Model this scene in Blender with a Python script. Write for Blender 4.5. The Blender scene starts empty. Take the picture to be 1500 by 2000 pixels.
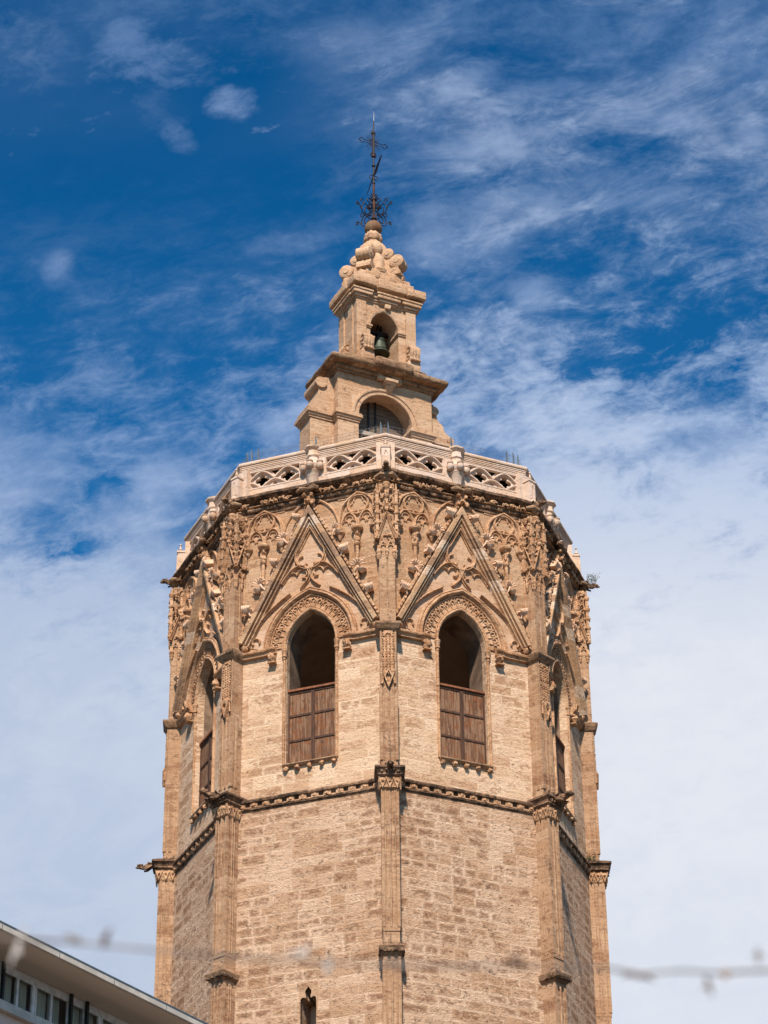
import bpy, bmesh, math, random
from mathutils import Vector, Matrix, noise
from mathutils.geometry import tessellate_polygon
PI = math.pi
R = math.radians
sc = bpy.context.scene
COL = sc.collection

# ------------------------------------------------------------------ camera
CAM = Vector((0, -91.737, 1.6))
YAW, PITCH, ROLL, FPX = 0.0025, 0.5517, -0.011, 5069.6
cy, sy, cp, sp = math.cos(YAW), math.sin(YAW), math.cos(PITCH), math.sin(PITCH)
fwd = Vector((sy*cp, cy*cp, sp)); rt = Vector((cy, -sy, 0)); up = rt.cross(fwd)
r2 = math.cos(ROLL)*rt + math.sin(ROLL)*up
u2 = -math.sin(ROLL)*rt + math.cos(ROLL)*up
cam = bpy.data.cameras.new('camera'); co = bpy.data.objects.new('camera', cam); COL.objects.link(co)
co.matrix_world = Matrix(((r2.x, u2.x, -fwd.x, CAM.x), (r2.y, u2.y, -fwd.y, CAM.y), (r2.z, u2.z, -fwd.z, CAM.z), (0, 0, 0, 1)))
cam.sensor_fit = 'HORIZONTAL'; cam.sensor_width = 24.0; cam.lens = FPX*24.0/1500
cam.clip_start = 0.1; cam.clip_end = 4000
cam.dof.use_dof = True; cam.dof.focus_distance = 98.0; cam.dof.aperture_fstop = 2.7
sc.camera = co

# ------------------------------------------------------------------ sun, exposure
SUN_EL, SUN_AZ = R(47), R(-4)          # azimuth measured from the camera's back, + = to the right
sd = Vector((math.sin(SUN_AZ)*math.cos(SUN_EL), -math.cos(SUN_AZ)*math.cos(SUN_EL), math.sin(SUN_EL)))
sl = bpy.data.lights.new('sun', 'SUN'); sl.energy = 4.9; sl.angle = R(3.0); sl.color = (1, .87, .75)
so = bpy.data.objects.new('sun', sl); COL.objects.link(so); so.rotation_euler = sd.to_track_quat('Z', 'Y').to_euler()
sc.view_settings.view_transform = 'Standard'; sc.view_settings.look = 'None'
sc.view_settings.exposure = 0.55; sc.view_settings.gamma = 1.0

# ------------------------------------------------------------------ node helper
class NT:
    def __init__(s, nt): s.nt = nt; s.n = nt.nodes; s.l = nt.links
    def new(s, t, **kw):
        o = s.n.new(t)
        for k, v in kw.items(): setattr(o, k, v)
        return o
    def put(s, sock, v):
        if isinstance(v, bpy.types.NodeSocket): s.l.new(v, sock)
        else:
            if hasattr(sock.default_value, '__len__') and not hasattr(v, '__len__'): v = (v,)*len(sock.default_value)
            if hasattr(v, '__len__') and len(sock.default_value) == 4 and len(v) == 3: v = (*v, 1)
            sock.default_value = v
    def m(s, op, a, b=0.0, c=0.0, clamp=False):
        o = s.new('ShaderNodeMath', operation=op); o.use_clamp = clamp
        s.put(o.inputs[0], a); s.put(o.inputs[1], b)
        s.put(o.inputs[2], c)
        return o.outputs[0]
    def vm(s, op, a, b=(0, 0, 0)):
        o = s.new('ShaderNodeVectorMath', operation=op); s.put(o.inputs[0], a)
        if op == 'SCALE': s.put(o.inputs[3], b)
        else: s.put(o.inputs[1], b)
        return o.outputs[0]
    def comb(s, x=0.0, y=0.0, z=0.0):
        o = s.new('ShaderNodeCombineXYZ'); s.put(o.inputs[0], x); s.put(o.inputs[1], y); s.put(o.inputs[2], z); return o.outputs[0]
    def sep(s, v):
        o = s.new('ShaderNodeSeparateXYZ'); s.put(o.inputs[0], v); return o.outputs
    def noise(s, v, scale=1.0, detail=4.0, rough=.55, dist=0.0):
        o = s.new('ShaderNodeTexNoise'); s.put(o.inputs['Vector'], v); s.put(o.inputs['Scale'], scale)
        s.put(o.inputs['Detail'], detail); s.put(o.inputs['Roughness'], rough); s.put(o.inputs['Distortion'], dist)
        return o.outputs[0]
    def white(s, v):
        o = s.new('ShaderNodeTexWhiteNoise', noise_dimensions='3D'); s.put(o.inputs['Vector'], v); return o.outputs[0]
    def step(s, x, a, b, lo=0.0, hi=1.0):
        o = s.new('ShaderNodeMapRange', interpolation_type='SMOOTHSTEP')
        s.put(o.inputs[0], x); s.put(o.inputs[1], a); s.put(o.inputs[2], b); s.put(o.inputs[3], lo); s.put(o.inputs[4], hi)
        return o.outputs[0]
    def mix(s, f, a, b, blend='MIX'):
        o = s.new('ShaderNodeMix', data_type='RGBA', blend_type=blend); o.clamp_factor = True
        s.put(o.inputs[0], f); s.put(o.inputs[6], a); s.put(o.inputs[7], b); return o.outputs[2]
    def ramp(s, f, stops, interp='LINEAR'):
        o = s.new('ShaderNodeValToRGB'); cr = o.color_ramp; cr.interpolation = interp
        while len(cr.elements) < len(stops): cr.elements.new(.5)
        for e, (p, c) in zip(cr.elements, stops): e.position = p; e.color = (*c, 1)
        s.put(o.inputs[0], f); return o.outputs[0]

# ------------------------------------------------------------------ world: sky with high clouds laid out by direction
wd = bpy.data.worlds.new('World'); sc.world = wd; wd.use_nodes = True
wn = NT(wd.node_tree); wn.n.clear()
sky = wn.new('ShaderNodeTexSky', sky_type='NISHITA'); sky.sun_disc = False
sky.sun_elevation = SUN_EL; sky.sun_rotation = math.atan2(sd.x, sd.y)
sky.air_density = 1.0; sky.dust_density = .3; sky.ozone_density = 3.0; sky.altitude = 200
gen = wn.new('ShaderNodeTexCoord').outputs['Generated']
D_ = wn.vm('NORMALIZE', gen); dx, dy, dz = wn.sep(D_)
den = wn.m('MAXIMUM', wn.m('ABSOLUTE', dy), .05)
tx = wn.m('DIVIDE', dx, den)                       # tangent of the azimuth off due north
te = wn.m('DIVIDE', dz, den)                       # tangent of the height
# deep polarised blue towards the zenith
tint = wn.mix(wn.step(te, .45, .92), (.16, 1.0, 1.42), (.022, .64, 1.03))
skyc = wn.mix(1.0, wn.vm('SCALE', sky.outputs[0], .10), tint, 'MULTIPLY')
front = wn.step(dy, -.15, .15)                     # cloud thinned in the unseen sky behind the viewer to cut fill light
ca, sa = math.cos(R(17)), math.sin(R(17))
rx = wn.m('ADD', wn.m('MULTIPLY', tx, ca), wn.m('MULTIPLY', te, sa))
ry = wn.m('ADD', wn.m('MULTIPLY', tx, -sa), wn.m('MULTIPLY', te, ca))
ns = lambda ax, ay, sx, sy, seed, det, ro, di: wn.noise(wn.comb(wn.m('MULTIPLY', ax, sx), wn.m('MULTIPLY', ay, sy), seed), 1, det, ro, di)
wisp = ns(rx, ry, 15, 27, 3.3, 9, .64, .55)
fine = ns(rx, ry, 48, 85, 7.7, 8, .70, .4)
big = ns(tx, te, 8, 9, 11.2, 3, .5, .3)
puff = ns(tx, te, 26, 30, 1.7, 10, .68, .35)
mot = ns(tx, te, 62, 78, 5.1, 6, .62, .3)
c0 = lambda x, k=1.0: wn.m('MULTIPLY', wn.m('SUBTRACT', x, .5), k)
def add(*v):
    r = v[0]
    for q in v[1:]: r = wn.m('ADD', r, q)
    return r
clampx = wn.m('MAXIMUM', wn.m('MINIMUM', tx, .16), -.16)
tef = wn.m('SUBTRACT', te, wn.m('MULTIPLY', clampx, .20))
veil = wn.step(tef, .80, .53)
lown = wn.step(tef, .60, .50)
lsoft = wn.step(tx, -.12, .02, .72, 1.0)
nz = wn.m('MULTIPLY', wn.m('MULTIPLY', lsoft, add(c0(wisp, 1.7), c0(fine, 1.3), c0(big, 1.0), c0(mot, .8))), wn.m('SUBTRACT', 1.0, wn.m('MULTIPLY', lown, .78)))
base = wn.m('ADD', veil, nz)
warp = add(c0(puff, 8.0), c0(fine, 4.4), c0(mot, 2.6))
def dirpix(x, y):
    d = fwd + (x-750)/FPX*r2 - (y-1000)/FPX*u2; return d.x/d.y, d.z/d.y
def cloud(x, y, rx_, ry_, k, tilt=0.0, amp=1.0):
    a, b = dirpix(x, y); a2, b2 = dirpix(x+rx_, y-ry_)
    px, py = wn.m('SUBTRACT', tx, a), wn.m('SUBTRACT', te, b); c_, s_ = math.cos(R(tilt)), math.sin(R(tilt))
    ex = wn.m('DIVIDE', wn.m('ADD', wn.m('MULTIPLY', px, c_), wn.m('MULTIPLY', py, s_)), a2-a)
    ey = wn.m('DIVIDE', wn.m('ADD', wn.m('MULTIPLY', px, -s_), wn.m('MULTIPLY', py, c_)), b2-b)
    dd = add(wn.m('MULTIPLY', ex, ex), wn.m('MULTIPLY', ey, ey), wn.m('MULTIPLY', warp, amp))
    return wn.step(dd, 2.0, -1.6, 0.0, k)
def many(L):
    r = None
    for c in L:
        v = cloud(*c); r = v if r is None else wn.m('MAXIMUM', r, v)
    return r
clouds = many(((250, 70, 60, 60, .40, -30), (330, 125, 95, 45, .48, -14), (448, 200, 44, 30, .85, 0, .7), (345, 268, 26, 30, .36, 40, .8), (310, 205, 40, 60, .20, 20), (112, 522, 34, 34, .80, 0, .5), (60, 70, 90, 70, .30), (330, 20, 420, 40, .22),
          (930, 150, 70, 26, .50, 12), (1060, 170, 80, 24, .34), (960, 285, 150, 34, .50, 14), (1330, 232, 52, 26, .60, 0, .7), (1475, 262, 36, 26, .62, 0, .7), (1055, 572, 50, 32, .50, 0, .8), (1420, 90, 110, 110, .42), (1230, 215, 90, 26, .4, 8),
          (1150, 60, 420, 60, .28), (700, 70, 260, 60, .20), (1000, 400, 300, 36, .32, 10), (870, 480, 150, 40, .36, 12), (570, 475, 80, 20, .34, 8), (1270, 385, 110, 20, .30, 12),
          (270, 1110, 90, 90, .75, 0, .7), (215, 1010, 50, 44, .5), (545, 840, 40, 30, .42), (40, 900, 110, 90, .36), (1130, 1000, 180, 110, .60), (1380, 900, 150, 100, .60), (1150, 835, 44, 32, .45), (330, 940, 60, 50, .45)))
holes = many(((150, 1075, 80, 30, .60, 18), (200, 985, 50, 50, .35), (1400, 380, 120, 60, .5), (200, 380, 330, 150, .5), (1180, 510, 130, 24, .40, 8), (1130, 720, 90, 24, .36, 10), (560, 330, 170, 130, .35), (1390, 620, 150, 26, .36, 20), (1000, 560, 120, 20, .3, 10)))
thin = wn.m('MULTIPLY', wn.step(add(wn.m('MULTIPLY', wisp, .6), wn.m('MULTIPLY', fine, .4), wn.m('MULTIPLY', big, .3)), .54, .84), wn.m('MULTIPLY', wn.step(tx, -.06, .05), .52))
thin = wn.m('ADD', thin, wn.m('MULTIPLY', wn.step(te, .80, .95), wn.m('MULTIPLY', wn.step(big, .35, .65), .24)))
thin = wn.m('ADD', thin, wn.m('MULTIPLY', wn.step(add(wn.m('MULTIPLY', wisp, .6), wn.m('MULTIPLY', fine, .5), wn.m('MULTIPLY', big, .2)), .54, .86), wn.m('MULTIPLY', wn.step(tx, .02, -.05), wn.m('MULTIPLY', wn.m('MULTIPLY', wn.step(te, .60, .68), wn.step(te, .84, .70)), .24))))
cov = wn.m('SUBTRACT', wn.step(base, .10, 1.08), wn.m('MULTIPLY', holes, wn.m('SUBTRACT', 1.0, lown)), clamp=True)
cov = wn.m('SUBTRACT', 1.0, wn.m('MULTIPLY', wn.m('SUBTRACT', 1.0, cov), wn.m('MULTIPLY', wn.m('SUBTRACT', 1.0, clouds), wn.m('SUBTRACT', 1.0, thin))))
cov = wn.m('MULTIPLY', cov, wn.m('ADD', wn.m('MULTIPLY', front, .55), .45))
side = wn.step(tx, -.13, .12)
ccol = wn.mix(side, (.57, .64, .77), (.80, .82, .88))
ccol = wn.mix(wn.step(te, .36, .46), wn.mix(side, (.52, .59, .72), (.76, .79, .86)), ccol)
ccol = wn.mix(wn.step(te, .52, .68), ccol, wn.mix(side, (.30, .43, .70), (.42, .54, .77))); ccol = wn.mix(wn.step(te, .66, .88), ccol, (.24, .37, .63))
ccol = wn.mix(wn.m('MULTIPLY', wn.step(add(wn.m('MULTIPLY', wisp, .6), wn.m('MULTIPLY', big, .5)), .50, .68), .34), ccol, wn.mix(side, (.36, .46, .66), (.60, .66, .78)))
final = wn.mix(wn.m('MULTIPLY', cov, .96), skyc, ccol)
bg = wn.new('ShaderNodeBackground'); wn.put(bg.inputs[0], wn.vm('SCALE', final, 7.0)); bg.inputs[1].default_value = 0.10
wo = wn.new('ShaderNodeOutputWorld'); wn.l.new(bg.outputs[0], wo.inputs[0])

# ------------------------------------------------------------------ materials
def new_mat(name):
    m = bpy.data.materials.new(name); m.use_nodes = True; n = NT(m.node_tree); n.n.clear()
    b = n.new('ShaderNodeBsdfPrincipled'); o = n.new('ShaderNodeOutputMaterial'); n.l.new(b.outputs[0], o.inputs[0])
    b.inputs['Specular IOR Level'].default_value = .2
    return m, n, b

def stone(name, tones, patch, lime, dirt, rowh=.40, w0=.85, coursed=True, patch_at=(.48, .66), lime_at=(.58, .72), dirt_at=(.62, .75),
          bump=.05, mortar=(.60, .50, .38), mortar_k=.75, bands=0.0, band_cols=None, tone_var=1.0, inner_w=.10, inner_min=.35, patch_k=.85, grime=.64):
    m, n, b = new_mat(name)
    pos = n.new('ShaderNodeNewGeometry').outputs['Position']
    rnd = n.new('ShaderNodeObjectInfo').outputs['Random']
    uv = n.new('ShaderNodeUVMap').outputs[0]
    u, v, _ = n.sep(uv)
    off = n.m('MULTIPLY', rnd, 37.0)
    wob = n.noise(n.vm('SCALE', pos, 1.3), 1, 3)
    v2 = n.m('ADD', n.m('ADD', v, n.m('MULTIPLY', n.noise(n.comb(3.1, n.m('MULTIPLY', v, 1.15), off), 1, 1), .40)), n.m('MULTIPLY', wob, .11))
    vr = n.m('DIVIDE', v2, rowh); row = n.m('FLOOR', vr); fv = n.m('FRACT', vr)
    rw = n.white(n.comb(row, off, 2.0))
    w = n.m('MULTIPLY', n.m('ADD', n.m('MULTIPLY', rw, .75), .62), w0)
    ur = n.m('ADD', n.m('DIVIDE', u, w), n.m('ADD', n.m('MULTIPLY', rw, 9.0), off))
    ur = n.m('ADD', ur, n.m('MULTIPLY', n.noise(n.comb(n.m('MULTIPLY', ur, .9), row, 5.0), 1, 1), .55))
    col = n.m('FLOOR', ur); fu = n.m('FRACT', ur)
    rand = n.white(n.comb(row, col, off)); rand2 = n.white(n.comb(col, row, 9.3))
    du = n.m('MULTIPLY', n.m('MINIMUM', fu, n.m('SUBTRACT', 1.0, fu)), w)
    dv = n.m('MULTIPLY', n.m('MINIMUM', fv, n.m('SUBTRACT', 1.0, fv)), rowh)
    edge = n.m('MINIMUM', du, dv)
    rag = n.noise(n.vm('SCALE', pos, 9.0), 1, 4)
    edge = n.m('SUBTRACT', edge, n.m('MULTIPLY', n.m('SUBTRACT', rag, .45), .11))
    mort = n.step(edge, .034, .008)
    keep = n.step(n.noise(n.vm('MULTIPLY', pos, (.9, .9, 1.4)), 1, 3), .44, .60)
    if not coursed: mort = n.m('MULTIPLY', mort, 0.0)
    # stone body
    c = n.ramp(n.m('ADD', n.m('MULTIPLY', rand, .75*tone_var), n.m('MULTIPLY', n.noise(n.vm('SCALE', pos, .55), 1, 4), .5)),
               [(i/(len(tones)-1), t) for i, t in enumerate(tones)])
    fine = n.noise(n.vm('MULTIPLY', pos, (5.0, 5.0, 8.5)), 1, 9, .68)
    mid = n.noise(n.vm('MULTIPLY', pos, (1.5, 1.5, 2.2)), 1, 6, .62)
    huge = n.noise(n.vm('MULTIPLY', pos, (.33, .33, .24)), 1, 3, .55)
    pits = n.noise(n.vm('MULTIPLY', pos, (13, 13, 19)), 1, 6, .6)
    bedd = n.noise(n.vm('MULTIPLY', pos, (2.2, 2.2, 13)), 1, 6, .65, .4)
    pm = n.step(n.m('ADD', n.m('ADD', n.m('ADD', n.m('MULTIPLY', fine, .50), n.m('MULTIPLY', mid, .28)), n.m('MULTIPLY', bedd, .22)), n.m('ADD', n.m('MULTIPLY', n.m('SUBTRACT', rand2, .5), .085), n.m('MULTIPLY', n.m('SUBTRACT', huge, .5), .40))), *patch_at)
    if coursed:
        inner = n.m('MULTIPLY', n.step(edge, .0, inner_w), n.m('ADD', n.m('MULTIPLY', n.step(rand2, .1, .8), 1.0-inner_min), inner_min))
        pm = n.m('MULTIPLY', pm, inner)
    c = n.mix(n.m('MULTIPLY', pm, patch_k), c, patch)
    lm = n.step(n.m('ADD', n.m('MULTIPLY', n.noise(n.vm('MULTIPLY', pos, (1.1, 1.1, 1.9)), 1, 8, .7, .6), .85), n.m('MULTIPLY', n.m('SUBTRACT', rand, .5), .14)), *lime_at)
    c = n.mix(n.m('MULTIPLY', lm, .7), c, lime)
    if bands:
        rb = n.white(n.comb(n.m('FLOOR', n.m('DIVIDE', n.m('ADD', n.sep(pos)[2], n.m('MULTIPLY', off, .3)), bands)), n.m('FLOOR', n.m('MULTIPLY', off, 9)), 4.0))
        bc = n.ramp(rb, [(i/len(band_cols), t) for i, t in enumerate(band_cols)], 'CONSTANT')
        c = n.mix(n.m('MULTIPLY', n.step(fine, .30, .55), .8), c, bc)
    c = n.mix(n.m('MULTIPLY', n.m('MULTIPLY', mort, keep), mortar_k), c, mortar)
    hole = n.step(pits, .60, .70)
    run = n.noise(n.vm('MULTIPLY', pos, (3.6, 3.6, .42)), 1, 7, .66)
    dm = n.step(n.m('ADD', n.m('MULTIPLY', n.noise(n.vm('MULTIPLY', pos, (2.4, 2.4, 1.2)), 1, 8, .72), .45), n.m('ADD', n.m('MULTIPLY', run, .34), n.m('MULTIPLY', fine, .21))), *dirt_at)
    c = n.mix(n.m('MULTIPLY', n.m('MAXIMUM', dm, n.m('MULTIPLY', hole, .75)), .9), c, dirt)
    sp = n.noise(n.vm('MULTIPLY', pos, (3.4, 3.4, 5.2)), 1, 8, .78, .8)
    c = n.mix(n.m('MULTIPLY', n.step(sp, .555, .635), grime), c, tuple(x*.8 for x in dirt) if name != 'new_white_stone' else dirt)
    c = n.mix(n.m('MULTIPLY', n.step(sp, .43, .35), grime*.75), c, lime)
    hs = n.new('ShaderNodeHueSaturation'); hs.inputs['Saturation'].default_value = .93; n.put(hs.inputs['Color'], c); c = hs.outputs[0]
    n.put(b.inputs['Base Color'], c)
    b.inputs['Roughness'].default_value = .92
    h = n.m('SUBTRACT', n.m('MULTIPLY', fine, .9), n.m('MULTIPLY', hole, .5))
    h = n.m('SUBTRACT', n.m('ADD', h, n.m('MULTIPLY', pits, .5)), n.m('MULTIPLY', mort, .07))
    bp = n.new('ShaderNodeBump'); bp.inputs['Strength'].default_value = .8; bp.inputs['Distance'].default_value = bump
    n.put(bp.inputs['Height'], h); n.l.new(bp.outputs[0], b.inputs['Normal'])
    return m

CREAM, OCHRE, BROWN = (.52, .395, .275), (.44, .29, .165), (.27, .155, .08)
M = {}
M['shaft'] = stone('shaft_ashlar', [(.513, .330, .199), (.452, .273, .155), (.566, .383, .249), (.411, .241, .130)], (.212, .098, .044), (.679, .500, .356), (.071, .040, .023), rowh=.385, w0=.80,
                   patch_at=(.460, .545), lime_at=(.56, .64), dirt_at=(.575, .66), bump=.10, mortar=(.658, .474, .330), mortar_k=.5, inner_w=.15, inner_min=.75, patch_k=.78)
M['belfry'] = stone('belfry_ashlar', [(.596, .405, .253), (.543, .351, .203), (.639, .450, .293), (.489, .295, .166)], (.330, .171, .082), (.723, .554, .395), (.138, .074, .041), rowh=.42, w0=1.05,
                    patch_at=(.49, .585), lime_at=(.54, .65), dirt_at=(.59, .68), bump=.08, mortar=(.702, .524, .358), mortar_k=.55, inner_w=.10, inner_min=.45, patch_k=.8, grime=.42)
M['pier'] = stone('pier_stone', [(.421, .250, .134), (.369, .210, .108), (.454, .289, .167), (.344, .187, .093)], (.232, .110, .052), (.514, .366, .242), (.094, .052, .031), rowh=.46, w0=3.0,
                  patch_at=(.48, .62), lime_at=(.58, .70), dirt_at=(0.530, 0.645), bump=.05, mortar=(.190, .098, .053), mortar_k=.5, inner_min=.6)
M['carved'] = stone('carved_stone', [(.532, .306, .155), (.467, .248, .116), (.576, .360, .201), (.490, .242, .106)], (.306, .145, .061), (.653, .457, .294), (.126, .069, .037), coursed=False,
                    patch_at=(.46, .60), lime_at=(.56, .68), dirt_at=(0.545, 0.655), bump=.07, grime=.78)
M['crust'] = stone('crusted_stone', [(.334, .187, .099), (.248, .138, .076), (.410, .237, .131), (.199, .109, .062)], (.105, .057, .033), (.521, .340, .210), (.043, .029, .018), coursed=False,
                   patch_at=(.46, .58), lime_at=(.60, .72), dirt_at=(0.435, 0.575), bump=.09)
M['spandrel'] = stone('ochre_spandrel_stone', [(.421, .250, .132), (.364, .207, .102), (.469, .301, .175), (.388, .207, .096)], (.276, .140, .063), (.504, .367, .249), (.117, .067, .038), rowh=.42, w0=1.1, patch_at=(.47, .60), lime_at=(.55, .66), dirt_at=(.56, .66), bump=.06, mortar=(.493, .333, .201), mortar_k=.35, inner_min=.6)
M['plaster'] = stone('plaster_panel', [(.480, .306, .183), (.443, .266, .149), (.516, .348, .227), (.453, .254, .128)], (.363, .179, .082), (.560, .420, .305), (.218, .115, .064), coursed=False,
                     patch_at=(.50, .68), lime_at=(.50, .62), dirt_at=(0.625, 0.715), bump=.04)
M['rake'] = stone('banded_stone', [(.456, .268, .137), (.409, .225, .109), (.486, .303, .165), (.417, .230, .105)], (.247, .115, .053), (.570, .414, .274), (.115, .067, .039), coursed=False,
                  bands=.42, band_cols=[(.456, .268, .137), (.228, .133, .079), (.493, .319, .176), (.607, .474, .353), (.295, .168, .090), (.456, .259, .127), (.189, .115, .075), (.427, .246, .127)],
                  patch_at=(.52, .66), dirt_at=(0.565, 0.675), bump=.05)
M['pale'] = stone('pale_stone', [(.598, .451, .344), (.558, .398, .284), (.626, .487, .390), (.558, .370, .232)], (.454, .247, .117), (.664, .550, .473), (.208, .126, .078), rowh=.42, w0=1.0,
                  patch_at=(.54, .68), lime_at=(.53, .66), dirt_at=(0.625, 0.725), bump=.03, mortar=(.342, .209, .125), mortar_k=.5, inner_min=.7, grime=.42)
M['new'] = stone('new_white_stone', [(.734, .490, .317), (.686, .441, .272), (.769, .527, .355), (.709, .450, .279)], (.568, .315, .165), (.815, .585, .421), (.307, .166, .090), coursed=False,
                 patch_at=(.55, .69), lime_at=(.53, .66), dirt_at=(0.605, 0.715), bump=.04, grime=.35)
M['turret'] = stone('turret_stone', [(.513, .323, .183), (.475, .286, .156), (.540, .358, .219), (.439, .251, .131)], (.335, .175, .083), (.579, .410, .275), (.130, .073, .043), rowh=.40, w0=1.1,
                    patch_at=(.50, .64), lime_at=(.56, .70), dirt_at=(0.565, 0.675), bump=.055, mortar=(.354, .204, .111), mortar_k=.35, inner_min=.6)
M['cap'] = stone('weathered_cap_stone', [(.370, .218, .114), (.303, .170, .086), (.410, .261, .150), (.253, .144, .072)], (.172, .091, .046), (.467, .328, .210), (.061, .036, .022), coursed=False,
                 patch_at=(.45, .60), lime_at=(.58, .70), dirt_at=(0.515, 0.635), bump=.10)

def simple(name, c, rough=.6, metal=0.0, var=.25, scale=(6, 6, 6), c2=None, spec=.3, bump=0.0):
    m, n, b = new_mat(name)
    pos = n.new('ShaderNodeNewGeometry').outputs['Position']
    f = n.noise(n.vm('MULTIPLY', pos, scale), 1, 6, .62)
    c2 = c2 or tuple(x*(1-var) for x in c)
    n.put(b.inputs['Base Color'], n.mix(n.step(f, .38, .62), c, c2))
    b.inputs['Roughness'].default_value = rough; b.inputs['Metallic'].default_value = metal
    b.inputs['Specular IOR Level'].default_value = spec
    if bump:
        bp = n.new('ShaderNodeBump'); bp.inputs['Strength'].default_value = .6; bp.inputs['Distance'].default_value = bump
        n.put(bp.inputs['Height'], f); n.l.new(bp.outputs[0], b.inputs['Normal'])
    return m
M['wood'] = simple('weathered_brown_wood', (.105, .052, .03), .8, c2=(.215, .13, .082), scale=(14, 14, 1.6), bump=.02)
def blotchy(name, a, b_, c_):
    m, n, b = new_mat(name); pos = n.new('ShaderNodeNewGeometry').outputs['Position']
    g = n.noise(n.vm('MULTIPLY', pos, (14, 14, 1.3)), 1, 6, .62); q = n.noise(n.vm('MULTIPLY', pos, (3.5, 3.5, 2.6)), 1, 8, .7)
    c = n.mix(n.step(g, .40, .60), a, b_); c = n.mix(n.step(q, .50, .60, 0, .85), c, c_)
    c = n.mix(n.step(n.noise(n.vm('MULTIPLY', pos, (9, 9, 5)), 1, 6, .7), .58, .66, 0, .8), c, (.035, .02, .014)); n.put(b.inputs['Base Color'], c); b.inputs['Roughness'].default_value = .85
    bp = n.new('ShaderNodeBump'); bp.inputs['Strength'].default_value = .7; bp.inputs['Distance'].default_value = .02; n.put(bp.inputs['Height'], g); n.l.new(bp.outputs[0], b.inputs['Normal']); return m
M['wood'] = blotchy('weathered_rusty_boards', (.115, .055, .030), (.235, .14, .085), (.185, .072, .030))
M['wood_frame'] = simple('dark_wood_frame', (.05, .025, .015), .8, c2=(.09, .042, .025), scale=(9, 9, 2))
M['rust'] = simple('rusty_iron_edge', (.25, .095, .04), .8, c2=(.15, .06, .03))
M['plank'] = simple('grey_bleached_plank', (.19, .14, .10), .85, c2=(.11, .08, .058), scale=(1.5, 1.5, 16), bump=.02)
M['beam'] = simple('pale_painted_beam', (.42, .36, .29), .8, c2=(.32, .26, .2))
M['iron'] = simple('dark_wrought_iron', (.014, .009, .008), .6, c2=(.03, .015, .011), scale=(4, 4, 4))
M['iron_rust'] = simple('rusty_iron', (.10, .042, .022), .75, c2=(.04, .018, .012), scale=(3, 3, 2))
M['steel'] = simple('bright_steel', (.6, .6, .6), .3, .8)
M['bronze'] = simple('green_bronze', (.045, .065, .045), .55, .3, c2=(.075, .085, .06), scale=(3, 3, 3))
M['ball'] = simple('rust_stained_ball', (.19, .115, .06), .75, c2=(.13, .055, .024), scale=(2.2, 2.2, 1.4), bump=.02)
M['zinc'] = simple('grey_galvanised_steel', (.12, .155, .18), .5, .2)
M['wire'] = simple('grey_wire', (.20, .21, .22), .5, .3)
M['dark'] = simple('dark_lime_vault', (.68, .50, .37), .95, c2=(.58, .42, .30), scale=(1, 1, 1))
M['embrasure'] = simple('dark_embrasure_stone', (.27, .18, .12), .95, c2=(.14, .09, .06), scale=(1.2, 1.2, 1.6), bump=.02)  # darker mottled stone for the inner part of the belfry openings
M['leaf'] = simple('dry_green_leaf', (.07, .10, .03), .7, c2=(.10, .085, .04), scale=(20, 20, 20))
M['render'] = simple('pinkish_render', (.66, .50, .42), .9, c2=(.64, .48, .40), scale=(1, 1, 1))
M['concrete'] = simple('grey_concrete_edge', (.56, .52, .45), .9, c2=(.45, .415, .36), scale=(3, 3, 3), bump=.01)
M['soffit'] = simple('cream_soffit', (.72, .62, .50), .9, c2=(.70, .60, .48), scale=(.6, .6, .6))
M['pvc'] = simple('grey_white_window_frame', (.72, .69, .67), .5)
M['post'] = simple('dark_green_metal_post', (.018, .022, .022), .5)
M['curtain'] = simple('grey_green_curtain', (.62, .62, .50), .9, c2=(.46, .47, .38), scale=(26, 26, .3))
M['asphalt'] = simple('grey_paving', (.075, .058, .043), .9, c2=(.06, .047, .036), scale=(.3, .3, .3))
M['strand'] = simple('pale_dry_stem', (.30, .27, .24), .8, c2=(.16, .13, .11))
M['knot_brown'] = simple('brown_dry_knot', (.12, .075, .06), .9)
M['knot_orange'] = simple('orange_dry_knot', (.42, .22, .10), .9)
M['knot_pale'] = simple('pale_dry_leaf', (.62, .58, .54), .9)
def glass_mat():
    m, n, b = new_mat('window_glass')
    b.inputs['Base Color'].default_value = (.03, .04, .045, 1); b.inputs['Roughness'].default_value = .04
    b.inputs['Specular IOR Level'].default_value = .6; b.inputs['Alpha'].default_value = .14
    return m
M['glass'] = glass_mat()

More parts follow.
